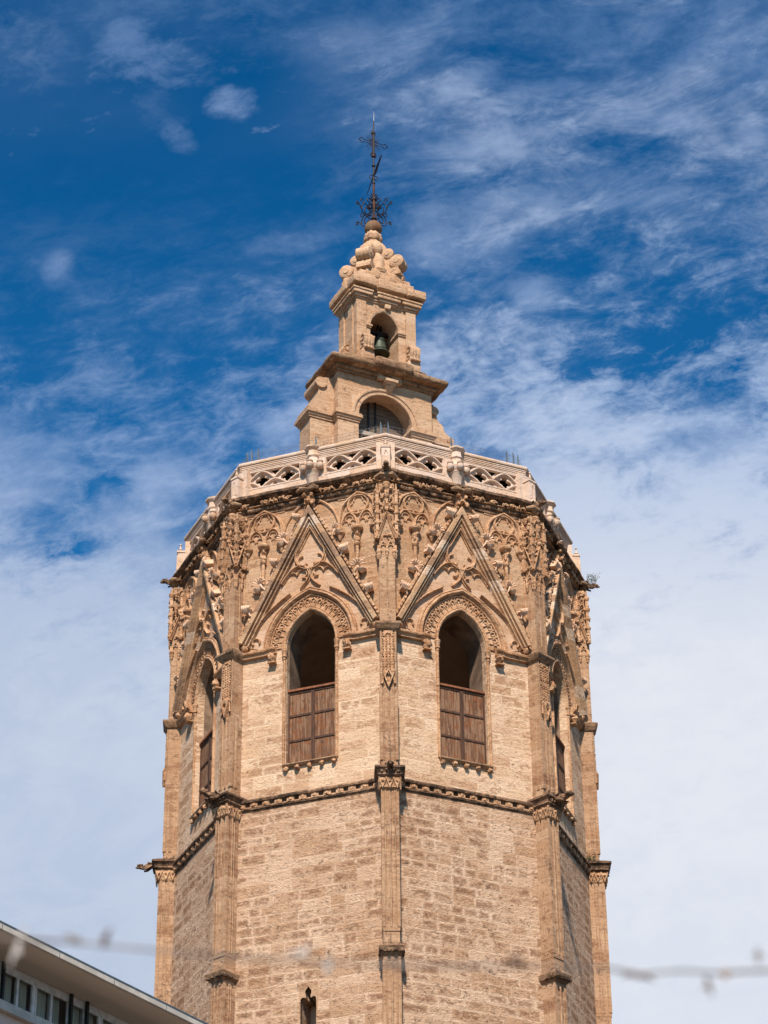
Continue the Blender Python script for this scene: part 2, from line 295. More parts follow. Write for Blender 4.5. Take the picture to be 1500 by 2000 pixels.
# ------------------------------------------------------------------ mesh builder
rng = random.Random(7)
class MB:
    def __init__(s): s.v = []; s.f = []
    def add(s, vs, fs):
        o = len(s.v); s.v += [tuple(p) for p in vs]; s.f += [tuple(i+o for i in f) for f in fs]
    def box(s, x0, x1, y0, y1, z0, z1):
        s.add([(x, y, z) for z in (z0, z1) for y in (y0, y1) for x in (x0, x1)],
              [(0, 2, 3, 1), (4, 5, 7, 6), (0, 1, 5, 4), (2, 6, 7, 3), (0, 4, 6, 2), (1, 3, 7, 5)])
    def hexa(s, b, t):                       # two quads
        s.add(list(b)+list(t), [(3, 2, 1, 0), (4, 5, 6, 7), (0, 1, 5, 4), (1, 2, 6, 5), (2, 3, 7, 6), (3, 0, 4, 7)])
    def bar(s, a, b, w, h=None, upv=(0, 0, 1)):
        a = Vector(a); b = Vector(b); h = h or w; d = (b-a).normalized(); upv = Vector(upv)
        if abs(d.dot(upv)) > .98: upv = Vector((0, 1, 0))
        x = d.cross(upv).normalized()*w/2; y = x.cross(d).normalized()*h/2
        s.hexa([a-x-y, a+x-y, a+x+y, a-x+y], [b-x-y, b+x-y, b+x+y, b-x+y])
    def plate(s, outer, holes, m0, m1, sides=True, back=True):
        """outer / holes: 2-D loops; m0, m1: functions mapping (s, z) to the front and the back surface"""
        loops = [outer]+list(holes)
        tris = tessellate_polygon([[Vector((p[0], p[1], 0)) for p in l] for l in loops])
        pts = [p for l in loops for p in l]; n = len(pts)
        fs = [tuple(t) for t in tris]
        if back: fs += [tuple(i+n for i in reversed(t)) for t in tris]
        k = 0
        for li, l in enumerate(loops):
            if sides and not (sides == 'holes' and li == 0):
                for i in range(len(l)):
                    a, b = k+i, k+(i+1) % len(l); fs.append((a, b, b+n, a+n))
            k += len(l)
        s.add([m0(*p) for p in pts]+[m1(*p) for p in pts], fs)
    def sweep(s, path, prof, f, closed=False, caps=True):
        """path in (s, z), profile of (offset to the left of travel, depth); f(s, d, z) places it"""
        n = len(path); P_ = [Vector(p) for p in path]; vs = []; fs = []
        for i in range(n):
            if closed: a, b = P_[i-1], P_[(i+1) % n]
            else: a, b = P_[max(i-1, 0)], P_[min(i+1, n-1)]
            d1 = (P_[i]-a) if (P_[i]-a).length > 1e-9 else (b-P_[i]); d2 = (b-P_[i]) if (b-P_[i]).length > 1e-9 else d1
            d1 = d1.normalized(); d2 = d2.normalized()
            n1 = Vector((-d1.y, d1.x)); n2 = Vector((-d2.y, d2.x)); k = max(.35, 1+n1.dot(n2)); mm = (n1+n2)/k
            for o_, dp in prof:
                q = P_[i]+mm*o_; vs.append(f(q.x, dp, q.y))
        L = len(prof)
        for i in range(n if closed else n-1):
            j = (i+1) % n
            for q in range(L-1): fs.append((i*L+q, i*L+q+1, j*L+q+1, j*L+q))
        if caps and not closed:
            fs.append(tuple(range(L))); fs.append(tuple((n-1)*L+q for q in reversed(range(L))))
        s.add(vs, fs)
    def tube(s, pts, rad, seg=8, cap=True):
        pts = [Vector(p) for p in pts]; n = len(pts)
        if not hasattr(rad, '__len__'): rad = [rad]*n
        vs = []; fs = []; prev = None
        for i in range(n):
            t = (pts[min(i+1, n-1)]-pts[max(i-1, 0)]).normalized()
            if prev is None: prev = t.orthogonal().normalized()
            x = (prev-t*prev.dot(t)); x = x.normalized() if x.length > 1e-6 else t.orthogonal().normalized(); prev = x; y = t.cross(x)
            for k in range(seg):
                a = 2*PI*k/seg; vs.append(pts[i]+(x*math.cos(a)+y*math.sin(a))*rad[i])
        for i in range(n-1):
            for k in range(seg): fs.append((i*seg+k, i*seg+(k+1) % seg, (i+1)*seg+(k+1) % seg, (i+1)*seg+k))
        if cap: fs.append(tuple(reversed(range(seg)))); fs.append(tuple((n-1)*seg+k for k in range(seg)))
        s.add(vs, fs)
    def lathe(s, prof, c, seg=16, rot=0.0, mod=None, sx=1.0, sy=1.0):
        vs = []; fs = []; n = len(prof)
        for r_, z in prof:
            for k in range(seg):
                a = rot+2*PI*k/seg; rr = r_*(mod(a) if mod else 1); vs.append((c[0]+rr*math.cos(a)*sx, c[1]+rr*math.sin(a)*sy, c[2]+z))
        for i in range(n-1):
            for k in range(seg): fs.append((i*seg+k, i*seg+(k+1) % seg, (i+1)*seg+(k+1) % seg, (i+1)*seg+k))
        fs.append(tuple(reversed(range(seg)))); fs.append(tuple((n-1)*seg+k for k in range(seg)))
        s.add(vs, fs)
    def blob(s, c, r, amp=.25, seed=0, nu=9, nv=6):
        if not hasattr(r, '__len__'): r = (r, r, r)
        vs = []; fs = []
        for j in range(nv+1):
            p = PI*j/nv
            for i in range(nu):
                a = 2*PI*i/nu; d = Vector((math.sin(p)*math.cos(a), math.sin(p)*math.sin(a), math.cos(p)))
                k = 1+amp*noise.noise(d*2.1+Vector((seed*3.7, seed*1.3, 0)))*2
                vs.append((c[0]+d.x*r[0]*k, c[1]+d.y*r[1]*k, c[2]+d.z*r[2]*k))
        for j in range(nv):
            for i in range(nu): fs.append((j*nu+i, (j+1)*nu+i, (j+1)*nu+(i+1) % nu, j*nu+(i+1) % nu))
        s.add(vs, fs)
    def rbox(s, x0, x1, y0, y1, z0, z1, step=.16, r=.05, amp=.02, seed=0):
        """a worn block: gridded box, rounded corners, eroded surface"""
        cx, cy_, cz = (x0+x1)/2, (y0+y1)/2, (z0+z1)/2; hx, hy, hz = (x1-x0)/2, (y1-y0)/2, (z1-z0)/2
        N_ = [max(2, min(40, int(2*h/step)+1)) for h in (hx, hy, hz)]
        def grid(h, k):
            q = [-h, -h+min(r, h*.8)]; q += [-h+r+(2*h-2*r)*i/k for i in range(1, k)] if h > r*1.2 else []
            return q+[h-min(r, h*.8), h] if h > r*1.2 else [-h, -h*.2, h*.2, h]
        G = [grid(hx, N_[0]), grid(hy, N_[1]), grid(hz, N_[2])]
        def place(p):
            H = (hx, hy, hz); q = Vector(p); inner = Vector([max(-H[i]+r, min(H[i]-r, p[i])) if H[i] > r else 0 for i in range(3)])
            d = q-inner
            if d.length > r: q = inner+d.normalized()*r
            w = q+Vector((cx, cy_, cz)); nn = noise.noise_vector(w*2.3+Vector((seed*5.1, 0, seed)))*amp+noise.noise_vector(w*6+Vector((seed, 3, 1)))*amp*.5
            return w+nn
        for ax in range(3):
            a, b = (ax+1) % 3, (ax+2) % 3
            for sg in (0, -1):
                vs = []; fs = []
                for p in G[a]:
                    for q in G[b]:
                        v = [0, 0, 0]; v[ax] = G[ax][sg]; v[a] = p; v[b] = q; vs.append(place(v))
                nb = len(G[b])
                for i in range(len(G[a])-1):
                    for j in range(nb-1): fs.append((i*nb+j, (i+1)*nb+j, (i+1)*nb+j+1, i*nb+j+1))
                s.add(vs, fs)
    def jitter(s, amp, sc_=2.5, seed=0):
        s.v = [tuple(Vector(p)+noise.noise_vector(Vector(p)*sc_+Vector((seed*7.7, seed, 0)))*amp) for p in s.v]; return s
    def build(s, name, mat, parent=None, loc=(0, 0, 0), rz=0.0, sharp=38):
        me = bpy.data.meshes.new(name); me.from_pydata(s.v, [], s.f); me.materials.append(M[mat] if isinstance(mat, str) else mat)
        bm = bmesh.new(); bm.from_mesh(me)
        bmesh.ops.remove_doubles(bm, verts=bm.verts, dist=1e-4); bmesh.ops.recalc_face_normals(bm, faces=bm.faces)
        uvl = bm.loops.layers.uv.new('UVMap')
        for f in bm.faces:
            n = f.normal; h = math.hypot(n.x, n.y)
            for l in f.loops:
                p = l.vert.co
                if h > .35: l[uvl].uv = ((-n.y*p.x+n.x*p.y)/h, p.z)
                else: l[uvl].uv = (p.x, p.y)
            f.smooth = True
        bm.to_mesh(me); bm.free()
        me.set_sharp_from_angle(angle=R(sharp))
        o = bpy.data.objects.new(name, me); COL.objects.link(o)
        o.parent = parent; o.location = loc; o.rotation_euler = (0, 0, rz)
        return o

def empty(name, loc=(0, 0, 0), rz=0.0):
    o = bpy.data.objects.new(name, None); COL.objects.link(o); o.location = loc; o.rotation_euler = (0, 0, rz); o.empty_display_size = .3; return o
def tag(o, label=None, cat=None, group=None, kind=None):
    for k, v in (('label', label), ('category', cat), ('group', group), ('kind', kind)):
        if v: o[k] = v
    return o
def copy_tree(o, parent, rz=None, loc=None):
    c = o.copy(); COL.objects.link(c); c.parent = parent
    if rz is not None: c.rotation_euler = (0, 0, rz)
    if loc is not None: c.location = loc
    for ch in [x for x in o.children]: copy_tree(ch, c)
    return c

# ------------------------------------------------------------------ ground
mb = MB(); mb.add([(-700, -700, 0), (700, -700, 0), (700, 900, 0), (-700, 900, 0)], [(0, 1, 2, 3)])
tag(mb.build('ground', 'asphalt'), 'grey paved square around the foot of the tower', 'ground', kind='structure')

# ------------------------------------------------------------------ bell tower
TH = 0.0367; ZO = 1.6; T8 = math.tan(PI/8); A0 = 7.391; A = 7.36; S45 = PI/4
tower = empty('bell_tower', (0, 0, 0), TH)
tag(tower, 'tall octagonal gothic stone bell tower with gabled openings and a pale tracery parapet', 'bell tower')
FACES = (-3, -2, -1, 0, 1, 2); CORNERS = (-3, -2, -1, 0, 1, 2, 3)
fa = lambda k: (k+.5)*S45
def F(s, d, z): return (s, -(A+d), z)
def F0(s, d, z): return (s, -(A0+d), z)
def Q(s, d, z): return (s, -d, z)
def smooth(pts, n=6):
    out = []; P_ = [Vector((*p, 0)).to_2d() for p in pts]
    for i in range(len(P_)-1):
        a = P_[max(i-1, 0)]; b = P_[i]; c = P_[i+1]; d = P_[min(i+2, len(P_)-1)]
        for k in range(n):
            t = k/n; out.append(tuple(.5*((2*b)+(c-a)*t+(2*a-5*b+4*c-d)*t*t+(3*b-a-3*c+d)*t**3)))
    out.append(tuple(P_[-1])); return out
def arc(c, r, a0, a1, n=12): return [(c[0]+r*math.cos(R(a0+(a1-a0)*i/n)), c[1]+r*math.sin(R(a0+(a1-a0)*i/n))) for i in range(n+1)]
mir = lambda pts: [(-p[0], p[1]) for p in pts][::-1]
def ringface(mb, prof, a=A, n=1, amp=0.0, seed=0):
    vs = []; L = len(prof)
    for i in range(n+1):
        t = -1+2*i/n
        for d, z in prof:
            p = Vector((t*(a+d)*T8, -(a+d), z))
            if amp and 0 < i < n: p += noise.noise_vector(p*3+Vector((seed, 0, 0)))*amp
            vs.append(p)
    fs = [(i*L+q, i*L+q+1, (i+1)*L+q+1, (i+1)*L+q) for i in range(n) for q in range(L-1)]
    mb.add(vs, fs)
def frus(mb, lv, din=7.5):
    """stack of cross sections (z, half width, front radius) of a corner pier, chamfer optional"""
    vs = []; fs = []
    for z, w, d in lv: vs += [(-w, -din, z), (-w, -d, z), (w, -d, z), (w, -din, z)]
    for i in range(len(lv)-1):
        for q in range(4): fs.append((i*4+q, i*4+(q+1) % 4, (i+1)*4+(q+1) % 4, (i+1)*4+q))
    fs += [(3, 2, 1, 0), tuple((len(lv)-1)*4+q for q in range(4))]
    mb.add(vs, fs)
ZS = 46.5; CO = .525; R0 = 1.495                     # window arch: springing, centre offset, radius
def parch(dl, n=14, z=ZS, c=CO, r=R0, foot=0.0):
    rr = r+dl; a1 = math.degrees(math.acos(c/rr))
    left = arc((c, z), rr, 180, 180-a1, n); right = mir(left)
    p = left+right[1:]
    if foot: p = [(p[0][0], z-foot)]+p+[(p[-1][0], z-foot)]
    return p
def foliage(mb, f, s0, s1, z0, z1, d0, d1, n, r=.05, seed=0):
    g = random.Random(seed)
    for i in range(n):
        s = s0+(s1-s0)*(i+g.random())/n; z = z0+(z1-z0)*g.random(); d = d0+(d1-d0)*g.random()
        p = Vector(f(s, d, z)); q = r*(.6+.8*g.random())
        mb.blob(p, (q*g.uniform(.6, 1.7), q*g.uniform(.7, 1.3), q*g.uniform(.6, 1.5)), .35, seed*31+i, 6, 4)

# ---- plain shaft
mb = MB(); h = A0*T8; mb.plate([(-h, -1.6), (h, -1.6), (h, 40.25), (-h, 40.25)], [], lambda s, z: F0(s, 0, z), lambda s, z: F0(s, -.5, z), back=False, sides=False)
shaft = mb.build('shaft_wall', 'shaft', tower, (0, 0, ZO), fa(0))
for k in (-4, -3, -2, 1, 2, 3): copy_tree(shaft, tower, fa(k))
# the side with the narrow slit
slit = [(-.29, 26.0), (.30, 26.0), (.30, 32.50)]+arc((.19, 32.52), .11, 0, 150, 6)+[(.085, 32.68)]+[(.12, 32.78), (.115, 32.87), (.05, 32.94), (0, 33.02), (-.05, 32.94), (-.115, 32.87), (-.12, 32.78), (-.085, 32.68)]+arc((-.18, 32.52), .11, 30, 180, 6)
mb = MB(); mb.plate([(-h, -1.6), (h, -1.6), (h, 40.25), (-h, 40.25)], [slit], lambda s, z: F0(s, 0, z), lambda s, z: F0(s, -.9, z), sides='holes')
sw = mb.build('shaft_wall', 'shaft', tower, (0, 0, ZO), fa(-1))
mb = MB(); hp = [(-.34, 25.9), (.345, 25.9), (.345, 33.13), (-.34, 33.13)]
mb.plate(hp, [slit], lambda s, z: F0(s, .012, z), lambda s, z: F0(s, -.16, z)); mb.build('slit_surround', 'pier', sw)
mb = MB(); mb.box(-.6, .6, -(A0-.95), -(A0-1.0), 25.5, 33.5); mb.build('slit_backing', 'dark', sw)

# ---- belfry wall with its opening
win = [(-.96, 41.62)]+parch(0)+[(.97, 41.62)]
h = A*T8
def backmap(s, z): k = (A-1.5)/A; return (s*k if abs(s) > 2.5 else s*1.06, -(A-1.5), z)
mb = MB(); mb.plate([(-h, 40.2), (h, 40.2), (h, 53.3), (-h, 53.3)], [win], lambda s, z: F(s, 0, z), backmap, sides=False, back=False)
wall = mb.build('belfry_wall', 'belfry', tower, (0, 0, ZO), fa(0))
mb = MB(); rim = [F(p[0], 0, p[1]) for p in win]; n_ = len(win); ins = [backmap(*p) for p in win]
mb.add([F(p[0], -.30, p[1]) for p in win]+ins, [(i, i+1, n_+i+1, n_+i) for i in range(n_-1)]); mb.build('inner_embrasure', 'embrasure', wall)
mb = MB(); mb.add(rim+[F(p[0], -.30, p[1]) for p in win], [(i, (i+1) % n_, n_+(i+1) % n_, n_+i) for i in range(n_)]); mb.build('window_reveal', 'belfry', wall)
# jamb roll, small capitals and inner moulding
mb = MB()
roll = lambda c, r: [(c-r, -.05), (c-r, .02)]+[(c+r*math.cos(R(a)), .03+r*math.sin(R(a))) for a in (150, 110, 70, 30)]+[(c+r, .02), (c+r, -.05)]
mb.sweep([(-.97, 41.62)]+parch(0)+[(.98, 41.62)], roll(.07, .055), F)
mb.sweep(parch(0), [(.12, -.02), (.12, .05), (.16, .07), (.18, .05), (.18, -.02)], F)
for s in (-1.04, 1.05):
    mb.lathe([(.06, 45.98), (.07, 46.0), (.065, 46.06), (.10, 46.1), (.10, 46.18), (.075, 46.2), (.11, 46.34), (.12, 46.38), (.12, 46.44)], F(s, .04, 0), 8)
mb.build('jamb_moulding', 'carved', wall)
# carved archivolt
mb = MB()
mb.sweep(parch(0), [(.18, -.02), (.18, .015), (.60, .015), (.60, -.02)], F)
mb.sweep(parch(0), [(.59, 0), (.59, .07), (.63, .09), (.655, .05), (.655, 0)], F)
for sgn in (1, -1):
    n = 9; a1 = math.degrees(math.acos(CO/(R0+.4)))
    for i in range(n):
        for e, kind in ((i, 'd'), (i+.5, 'c')):
            th_ = R(180-a1*(e+.08)/n); dirv = Vector((math.cos(th_), math.sin(th_))); tv = Vector((-dirv.y, dirv.x))
            pt = lambda dl, tt, d=0.0: F(sgn*(CO+(R0+dl)*dirv.x+tt*tv.x), d, ZS+(R0+dl)*dirv.y+tt*tv.y)
            if kind == 'd': mb.bar(pt(.19, 0, .03), pt(.60, 0, .03), .028, .05, (0, -1, 0))
            else:
                for q in range(6):
                    aa, ab = R(180*q/6), R(180*(q+1)/6)
                    g = lambda a_: pt(.40+.115*math.sin(a_), .088*math.cos(a_), .04)
                    mb.bar(g(aa), g(ab), .038, .06, (0, -1, 0))
                for tt in (-.05, .05): mb.bar(pt(.40, tt*1.7, .035), pt(.36, tt*.7, .035), .03, .05, (0, -1, 0))
                mb.blob(pt(.53, 0, .03), (.045, .035, .045), .3, i, 6, 4)
mb.jitter(.008, 5); mb.build('carved_archivolt', 'carved', wall)
# hood mould with side strings and carved stops
mb = MB()
hood = [(.66, 0), (.66, .06), (.70, .16), (.745, .20), (.80, .19), (.84, .12), (.86, .16), (.90, .15), (.93, .06), (.93, 0)]
mb.sweep(parch(0, foot=.0), hood, F)
for s in (-1, 1):
    pr = [(-.22, 0), (-.20, .14), (-.10, .16), (-.06, .24), (.0, .26), (.04, .22), (.08, .10), (.08, 0)]
    path = [(s*1.36, 46.50), (s*1.62, 46.50), (s*1.80, 46.46), (s*2.95, 46.46)]
    mb.sweep(path if s > 0 else path[::-1], pr, F)
mb.jitter(.012, 3, 2); mb.build('hood_mould', 'carved', wall)
for s in (-1, 1):
    mb = MB(); c = F(s*1.5, .16, 46.12); mb.blob(c, (.15, .15, .17), .35, 3+s); mb.blob((c[0]+.02, c[1]-.10, c[2]-.03), (.07, .08, .09), .3, 8); mb.blob((c[0]-.06, c[1]+.02, c[2]+.10), (.13, .12, .07), .4, 5)
    mb.box(c[0]-.15, c[0]+.15, c[1]-.08, c[1]+.18, c[2]-.24, c[2]-.19); mb.build('label_stop', 'carved', wall)
# sill on small heads
mb = MB(); mb.sweep([(-1.04, 41.60), (1.06, 41.60)], [(-.08, 0), (-.07, .10), (-.01, .16), (.03, .16), (.05, .02), (.05, -.5)], F)
mb.build('window_sill', 'pier', wall)
for i in range(5):
    mb = MB(); mb.blob(F(-.93+i*.47, .08, 41.45), (.10, .10, .08), .4, i, 8, 5); mb.build('corbel_head', 'carved', wall)
# two board shutters
for s0, s1, q in ((-.97, .015, 0), (.025, .98, 1)):
    y = -(A-.22); z0, z1 = 41.64, 44.70
    mb = MB(); nb = 6
    for i in range(nb):
        a = s0+(s1-s0)*i/nb; b = s0+(s1-s0)*(i+1)/nb; o_ = rng.uniform(0, .008); mb.box(a+.004, b-.004, y+.0+o_, y+.05, z0, z1)
    sh = mb.build('shutter', 'wood', wall)
    mb = MB()
    for zz in (z0+.04, z0+1.04, z0+2.06, z1-.05): mb.box(s0+.07, s1-.07, y-.03, y-.001, zz-.04, zz+.04)
    for ss in (s0+.035, s1-.035): mb.box(ss-.035, ss+.035, y-.035, y-.001, z0, z1)
    mb.build('shutter_frame', 'wood_frame', wall)
mb = MB(); y = -(A-.20); mb.box(-1.0, 1.0, y-.07, y+.06, 44.70, 44.78); mb.box(-.995, -.972, y-.05, y+.05, 41.62, 47.0); mb.box(.985, 1.005, y-.05, y+.05, 41.62, 46.9); mb.build('shutter_rail', 'rust', wall)
# ochre stone field behind the tracery
mb = MB(); ap = parch(.70, 12); mb.plate([(-2.96, 46.62), (-2.96, 52.52), (2.96, 52.52), (2.96, 46.62)]+[(p[0], max(46.62, p[1])) for p in ap[::-1]], [], lambda s, z: F(s, .02, z), lambda s, z: F(s, -.02, z), back=False)
mb.build('spandrel_panel', 'spandrel', wall)
# blind tracery beside the gable
bar = [(-.05, 0), (-.05, .06), (-.018, .12), (.018, .12), (.05, .06), (.05, 0)]
bar2 = [(-.038, 0), (-.038, .03), (-.01, .08), (.01, .08), (.038, .03), (.038, 0)]
mb = MB()
for sg in (-1, 1):
    fm = lambda s, d, z, sg=sg: F(-sg*s, d, z)
    mb.sweep(smooth([(-2.62, 51.05), (-2.61, 51.6), (-2.53, 52.15), (-2.28, 52.46), (-1.92, 52.64)])+smooth([(-1.92, 52.64), (-1.56, 52.40), (-1.30, 52.1), (-1.20, 51.65), (-1.18, 51.05)])[1:], [(-.06, 0), (-.06, .08), (-.02, .15), (.03, .15), (.06, .06), (.09, .06), (.09, 0)], fm)
    mb.sweep(arc((-1.93, 52.12), .41, 0, 360, 28)[:-1], bar, fm, closed=True)
    for k in range(3): mb.sweep(arc((-1.93+.19*math.cos(R(90+120*k)), 52.12+.19*math.sin(R(90+120*k))), .18, 90+120*k-98, 90+120*k+98, 12), bar2, fm)
    for c in (-2.27, -1.57):
        mb.sweep(smooth([(c-.31, 51.05), (c-.30, 51.4), (c-.17, 51.68), (c, 51.80), (c+.17, 51.68), (c+.30, 51.4), (c+.31, 51.05)], 5), bar, fm)
        mb.sweep(arc((c, 51.52), .15, -20, 200, 12), bar2, fm)
        for e in (-1, 1): mb.sweep(arc((c+e*.15, 51.36), .115, 90-e*60, 90+e*115, 8)[::-1 if e > 0 else 1], bar2, fm)
    for s in (-2.74, -2.84): mb.tube([F(sg*-s, .04, 46.6), F(sg*-s, .04, 52.6)], .035, 6)
    mb.sweep([(-2.70, 52.52), (-1.1, 52.52)], [(-.05, 0), (-.05, .05), (.05, .05), (.05, 0)], fm)
    mb.sweep(smooth([(-1.16, 51.35), (-1.05, 51.8), (-.88, 52.14), (-.6, 52.46), (-.28, 52.68), (-.05, 52.8)]), [(-.05, 0), (-.05, .08), (0, .12), (.05, .08), (.05, 0)], fm)
    # brackets
    for c, z in ((-2.60, 51.02), (-1.20, 50.98)):
        mb.lathe([(.04, -.3), (.10, -.18), (.12, -.1), (.2, -.04), (.21, .03), (.17, .06)], fm(c, .06, z), 10)
mb.build('blind_tracery', 'carved', wall)
for sg in (-1, 1):
    mb = MB(); c = F(sg*1.92, .14, 0)
    mb.lathe([(.075, 48.85), (.075, 50.22), (.11, 50.25), (.13, 50.33), (.10, 50.38)], c, 10)
    mb.lathe([(.10, 50.84), (.13, 50.92), (.22, 50.96), (.24, 51.03), (.20, 51.08)], c, 12)
    mb.lathe([(.09, 50.36), (.12, 50.5), (.08, 50.62), (.13, 50.72), (.07, 50.8), (.1, 50.86)], c, 9, mod=lambda a: 1+.16*math.sin(a*3))
    mb.blob((c[0]+.04, c[1]-.09, 50.76), .065, .3, 2, 7, 5); mb.blob((c[0]-.05, c[1]-.1, 50.55), (.06, .06, .1), .4, 5, 7, 5); mb.blob((c[0]+.07, c[1]-.06, 50.5), (.05, .05, .1), .4, 6, 7, 5)
    mb.build('colonnette', 'carved', wall)

# ---- gable
mb = MB(); path = [(-2.93, 46.98), (0, 52.74), (2.90, 46.98)]
rk = [(.0, 0), (.0, .22), (-.095, .24), (-.11, .13), (-.14, .13), (-.155, .36), (-.175, .385), (-.32, .36), (-.335, .24), (-.365, .24), (-.38, .29), (-.42, .28), (-.435, .16), (-.47, .16), (-.485, .21), (-.52, .19), (-.535, .08), (-.56, .06), (-.56, 0)]
mb.sweep(path, rk, F)
gable = mb.build('gable', 'rake', tower, (0, 0, ZO), fa(0))
mb = MB()
for sg in (-1, 1):
    a = Vector((0, 52.74)); b = Vector((sg*2.92, 46.98)); L = (b-a).length; dv = (b-a)/L; nv = Vector((-dv.y, dv.x))*sg
    nn = 32
    for i in range(1, nn):
        p = a+dv*(L*i/nn)+nv*(-.05)*1
        if rng.random() < .22: continue
        q = dv*.055; f0 = F(p.x-q.x, .255, p.y-q.y); f1 = F(p.x+q.x, .255, p.y+q.y); mb.bar(f0, f1, .075, .05, (0, -1, 0))
    mb.bar(F(a.x+nv.x*-.05, .235, a.y+nv.y*-.05), F(b.x+nv.x*-.05, .235, b.y+nv.y*-.05), .04, .02, (0, -1, 0))
mb.jitter(.02, 6, 3); mb.build('bead_strip', 'carved', gable)
mb = MB()
hd = parch(.80, 10); mb.plate([(-2.42, 46.75), (0, 51.6), (2.42, 46.75)]+[(min(2.3, p[0]), p[1]) for p in hd[::-1]], [], lambda s, z: F(s, .045, z), lambda s, z: F(s, -.02, z), back=False)
mb.build('gable_panel', 'plaster', gable)
mb = MB(); gb = [(-.06, .03), (-.06, .10), (-.03, .11), (-.012, .20), (.012, .20), (.03, .11), (.06, .10), (.06, .03)]
mb.sweep([(0, 51.46), (-.44, 50.62)]+arc((0, 50.24), .595, 155, 385, 22)+[(.44, 50.62)], gb, F, closed=True)
gb2 = [(-.045, .03), (-.045, .07), (-.01, .14), (.01, .14), (.045, .07), (.045, .03)]
for k, a in enumerate((205, 270, 335)): mb.sweep(arc((.33*math.cos(R(a)), 50.20+.33*math.sin(R(a))), .21, a-115, a+115, 10), gb2, F)
for sg in (-1, 1):
    fm = lambda s, d, z, sg=sg: F(-sg*s, d, z)
    mb.sweep(smooth([(-1.16, 49.20), (-.93, 49.53), (-.62, 49.80), (-.30, 49.83), (-.07, 49.58), (-.06, 49.25), (-.38, 48.86)], 6), gb, fm)
    mb.sweep(arc((-.33, 49.50), .19, -50, 175, 10), gb2, fm); mb.sweep(arc((-.74, 49.40), .22, 20, 165, 10), gb2, fm); mb.sweep(arc((-.28, 49.18), .15, -30, 110, 8), gb2, fm)
    mb.sweep(smooth([(-2.58, 46.78), (-2.25, 47.35), (-1.8, 47.95), (-1.25, 48.42), (-.8, 48.72)], 5), gb, fm)
    mb.sweep(arc((-2.18, 46.92), .15, -30, 220, 10), gb2, fm); mb.blob(fm(-2.62, .15, 46.72), .13, .3, 4, 8, 6)
mb.sweep([(0, 49.72), (0, 49.4)], gb, F)
mb.build('gable_tracery', 'carved', gable)
mb = MB(); frus_w = .17
mb.box(-.17, .17, -(A+.34), -A, 52.45, 52.86); foliage(mb, F, -.2, .2, 52.4, 52.9, .3, .42, 12, .06, 5); mb.build('gable_finial', 'carved', gable)
# crockets: palm fans and leaf blocks of new white stone
def crocket(sg, palm):
    g = random.Random(3+palm); mb = MB()
    if palm:
        for i in range(7):
            a = R(18+i*25); pr = []
            for t in (0, .35, .7, 1.0):
                r_ = .07+.30*t; pr.append(Vector((math.cos(a)*r_, -.10-.20*math.sin(t*PI*.62)+.07*t*t, math.sin(a)*r_*1.05-.06*t*t)))
            mb.tube(pr, [.030, .042, .038, .014], 5)
        mb.blob((0, -.10, -.02), (.09, .08, .09), .3, 1, 7, 5)
        mb.tube([(sg*-.02, -.14, .0), (sg*-.10, -.16, -.18), (sg*-.22, -.12, -.36)], [.05, .04, .02], 6)
        mb.lathe([(.05, -.18), (.15, -.09), (.19, -.02), (.17, .0)], (sg*.17, -.08, -.10), 10)
    else:
        mb.hexa([(-.10, -.24, -.15), (.10, -.24, -.15), (.12, .02, -.12), (-.12, .02, -.12)], [(-.15, -.30, .03), (.15, -.30, .03), (.13, .02, .10), (-.13, .02, .10)])
        for i in range(5):
            x = -.14+i*.07; mb.tube([(x*.6, -.25, -.14), (x*1.0, -.34, -.02), (x*1.3, -.33, .09), (x*1.5, -.25, .15)], [.03, .045, .045, .016], 6)
            mb.blob((x*1.2, -.36, .03), (.035, .03, .05), .4, i, 6, 4)
        for i in range(4): mb.blob((g.uniform(-.15, .15), g.uniform(-.3, -.12), g.uniform(.04, .12)), (.06, .06, .05), .45, i+9, 7, 5)
        mb.tube([(sg*-.1, -.22, -.08), (sg*-.22, -.16, -.28)], [.05, .025], 6)
        rot = Matrix.Rotation(sg*R(-14), 3, 'Y'); mb.v = [tuple(rot @ Vector(p)) for p in mb.v]
    mb.v = [(p[0]*.92, p[1]*1.0, p[2]*.92) for p in mb.v]
    return mb
cm = {}
for s, z, p in ((.49, 51.97, 0), (1.05, 51.12, 1), (1.44, 50.14, 0), (1.97, 49.30, 1), (2.45, 48.26, 0)):
    for sg in (-1, 1):
        loc = F(sg*s, .10, z)
        if (sg, p) in cm:
            o = cm[(sg, p)].copy(); COL.objects.link(o); o.parent = gable; o.location = loc
        else:
            cm[(sg, p)] = o = crocket(sg, p).build('crocket', 'new', gable, loc)

# ---- string course under the belfry
mb = MB(); ringface(mb, [(.03, 39.98), (.05, 40.04), (.09, 40.06), (.10, 40.11), (.07, 40.13), (.05, 40.14), (.05, 40.30), (.16, 40.32), (.18, 40.38), (.15, 40.44), (.0, 40.52), (-.2, 40.53)], A0-.02, 14, .015)
string = mb.build('string_course', 'crust', tower, (0, 0, ZO), fa(0))
mb = MB(); nr = 12; mb.box(-2.78, 2.78, -(A0+.06), -(A0+.01), 40.125, 40.16)
for i in range(nr):
    s = -2.62+5.24*i/(nr-1); mb.blob((s, -(A0+.07), 40.22), (.11, .05, .08), .4, i, 8, 5); mb.box(s-.14, s+.14, -(A0+.085), -(A0+.02), 40.13, 40.31)
mb.build('rosette_band', 'carved', string)

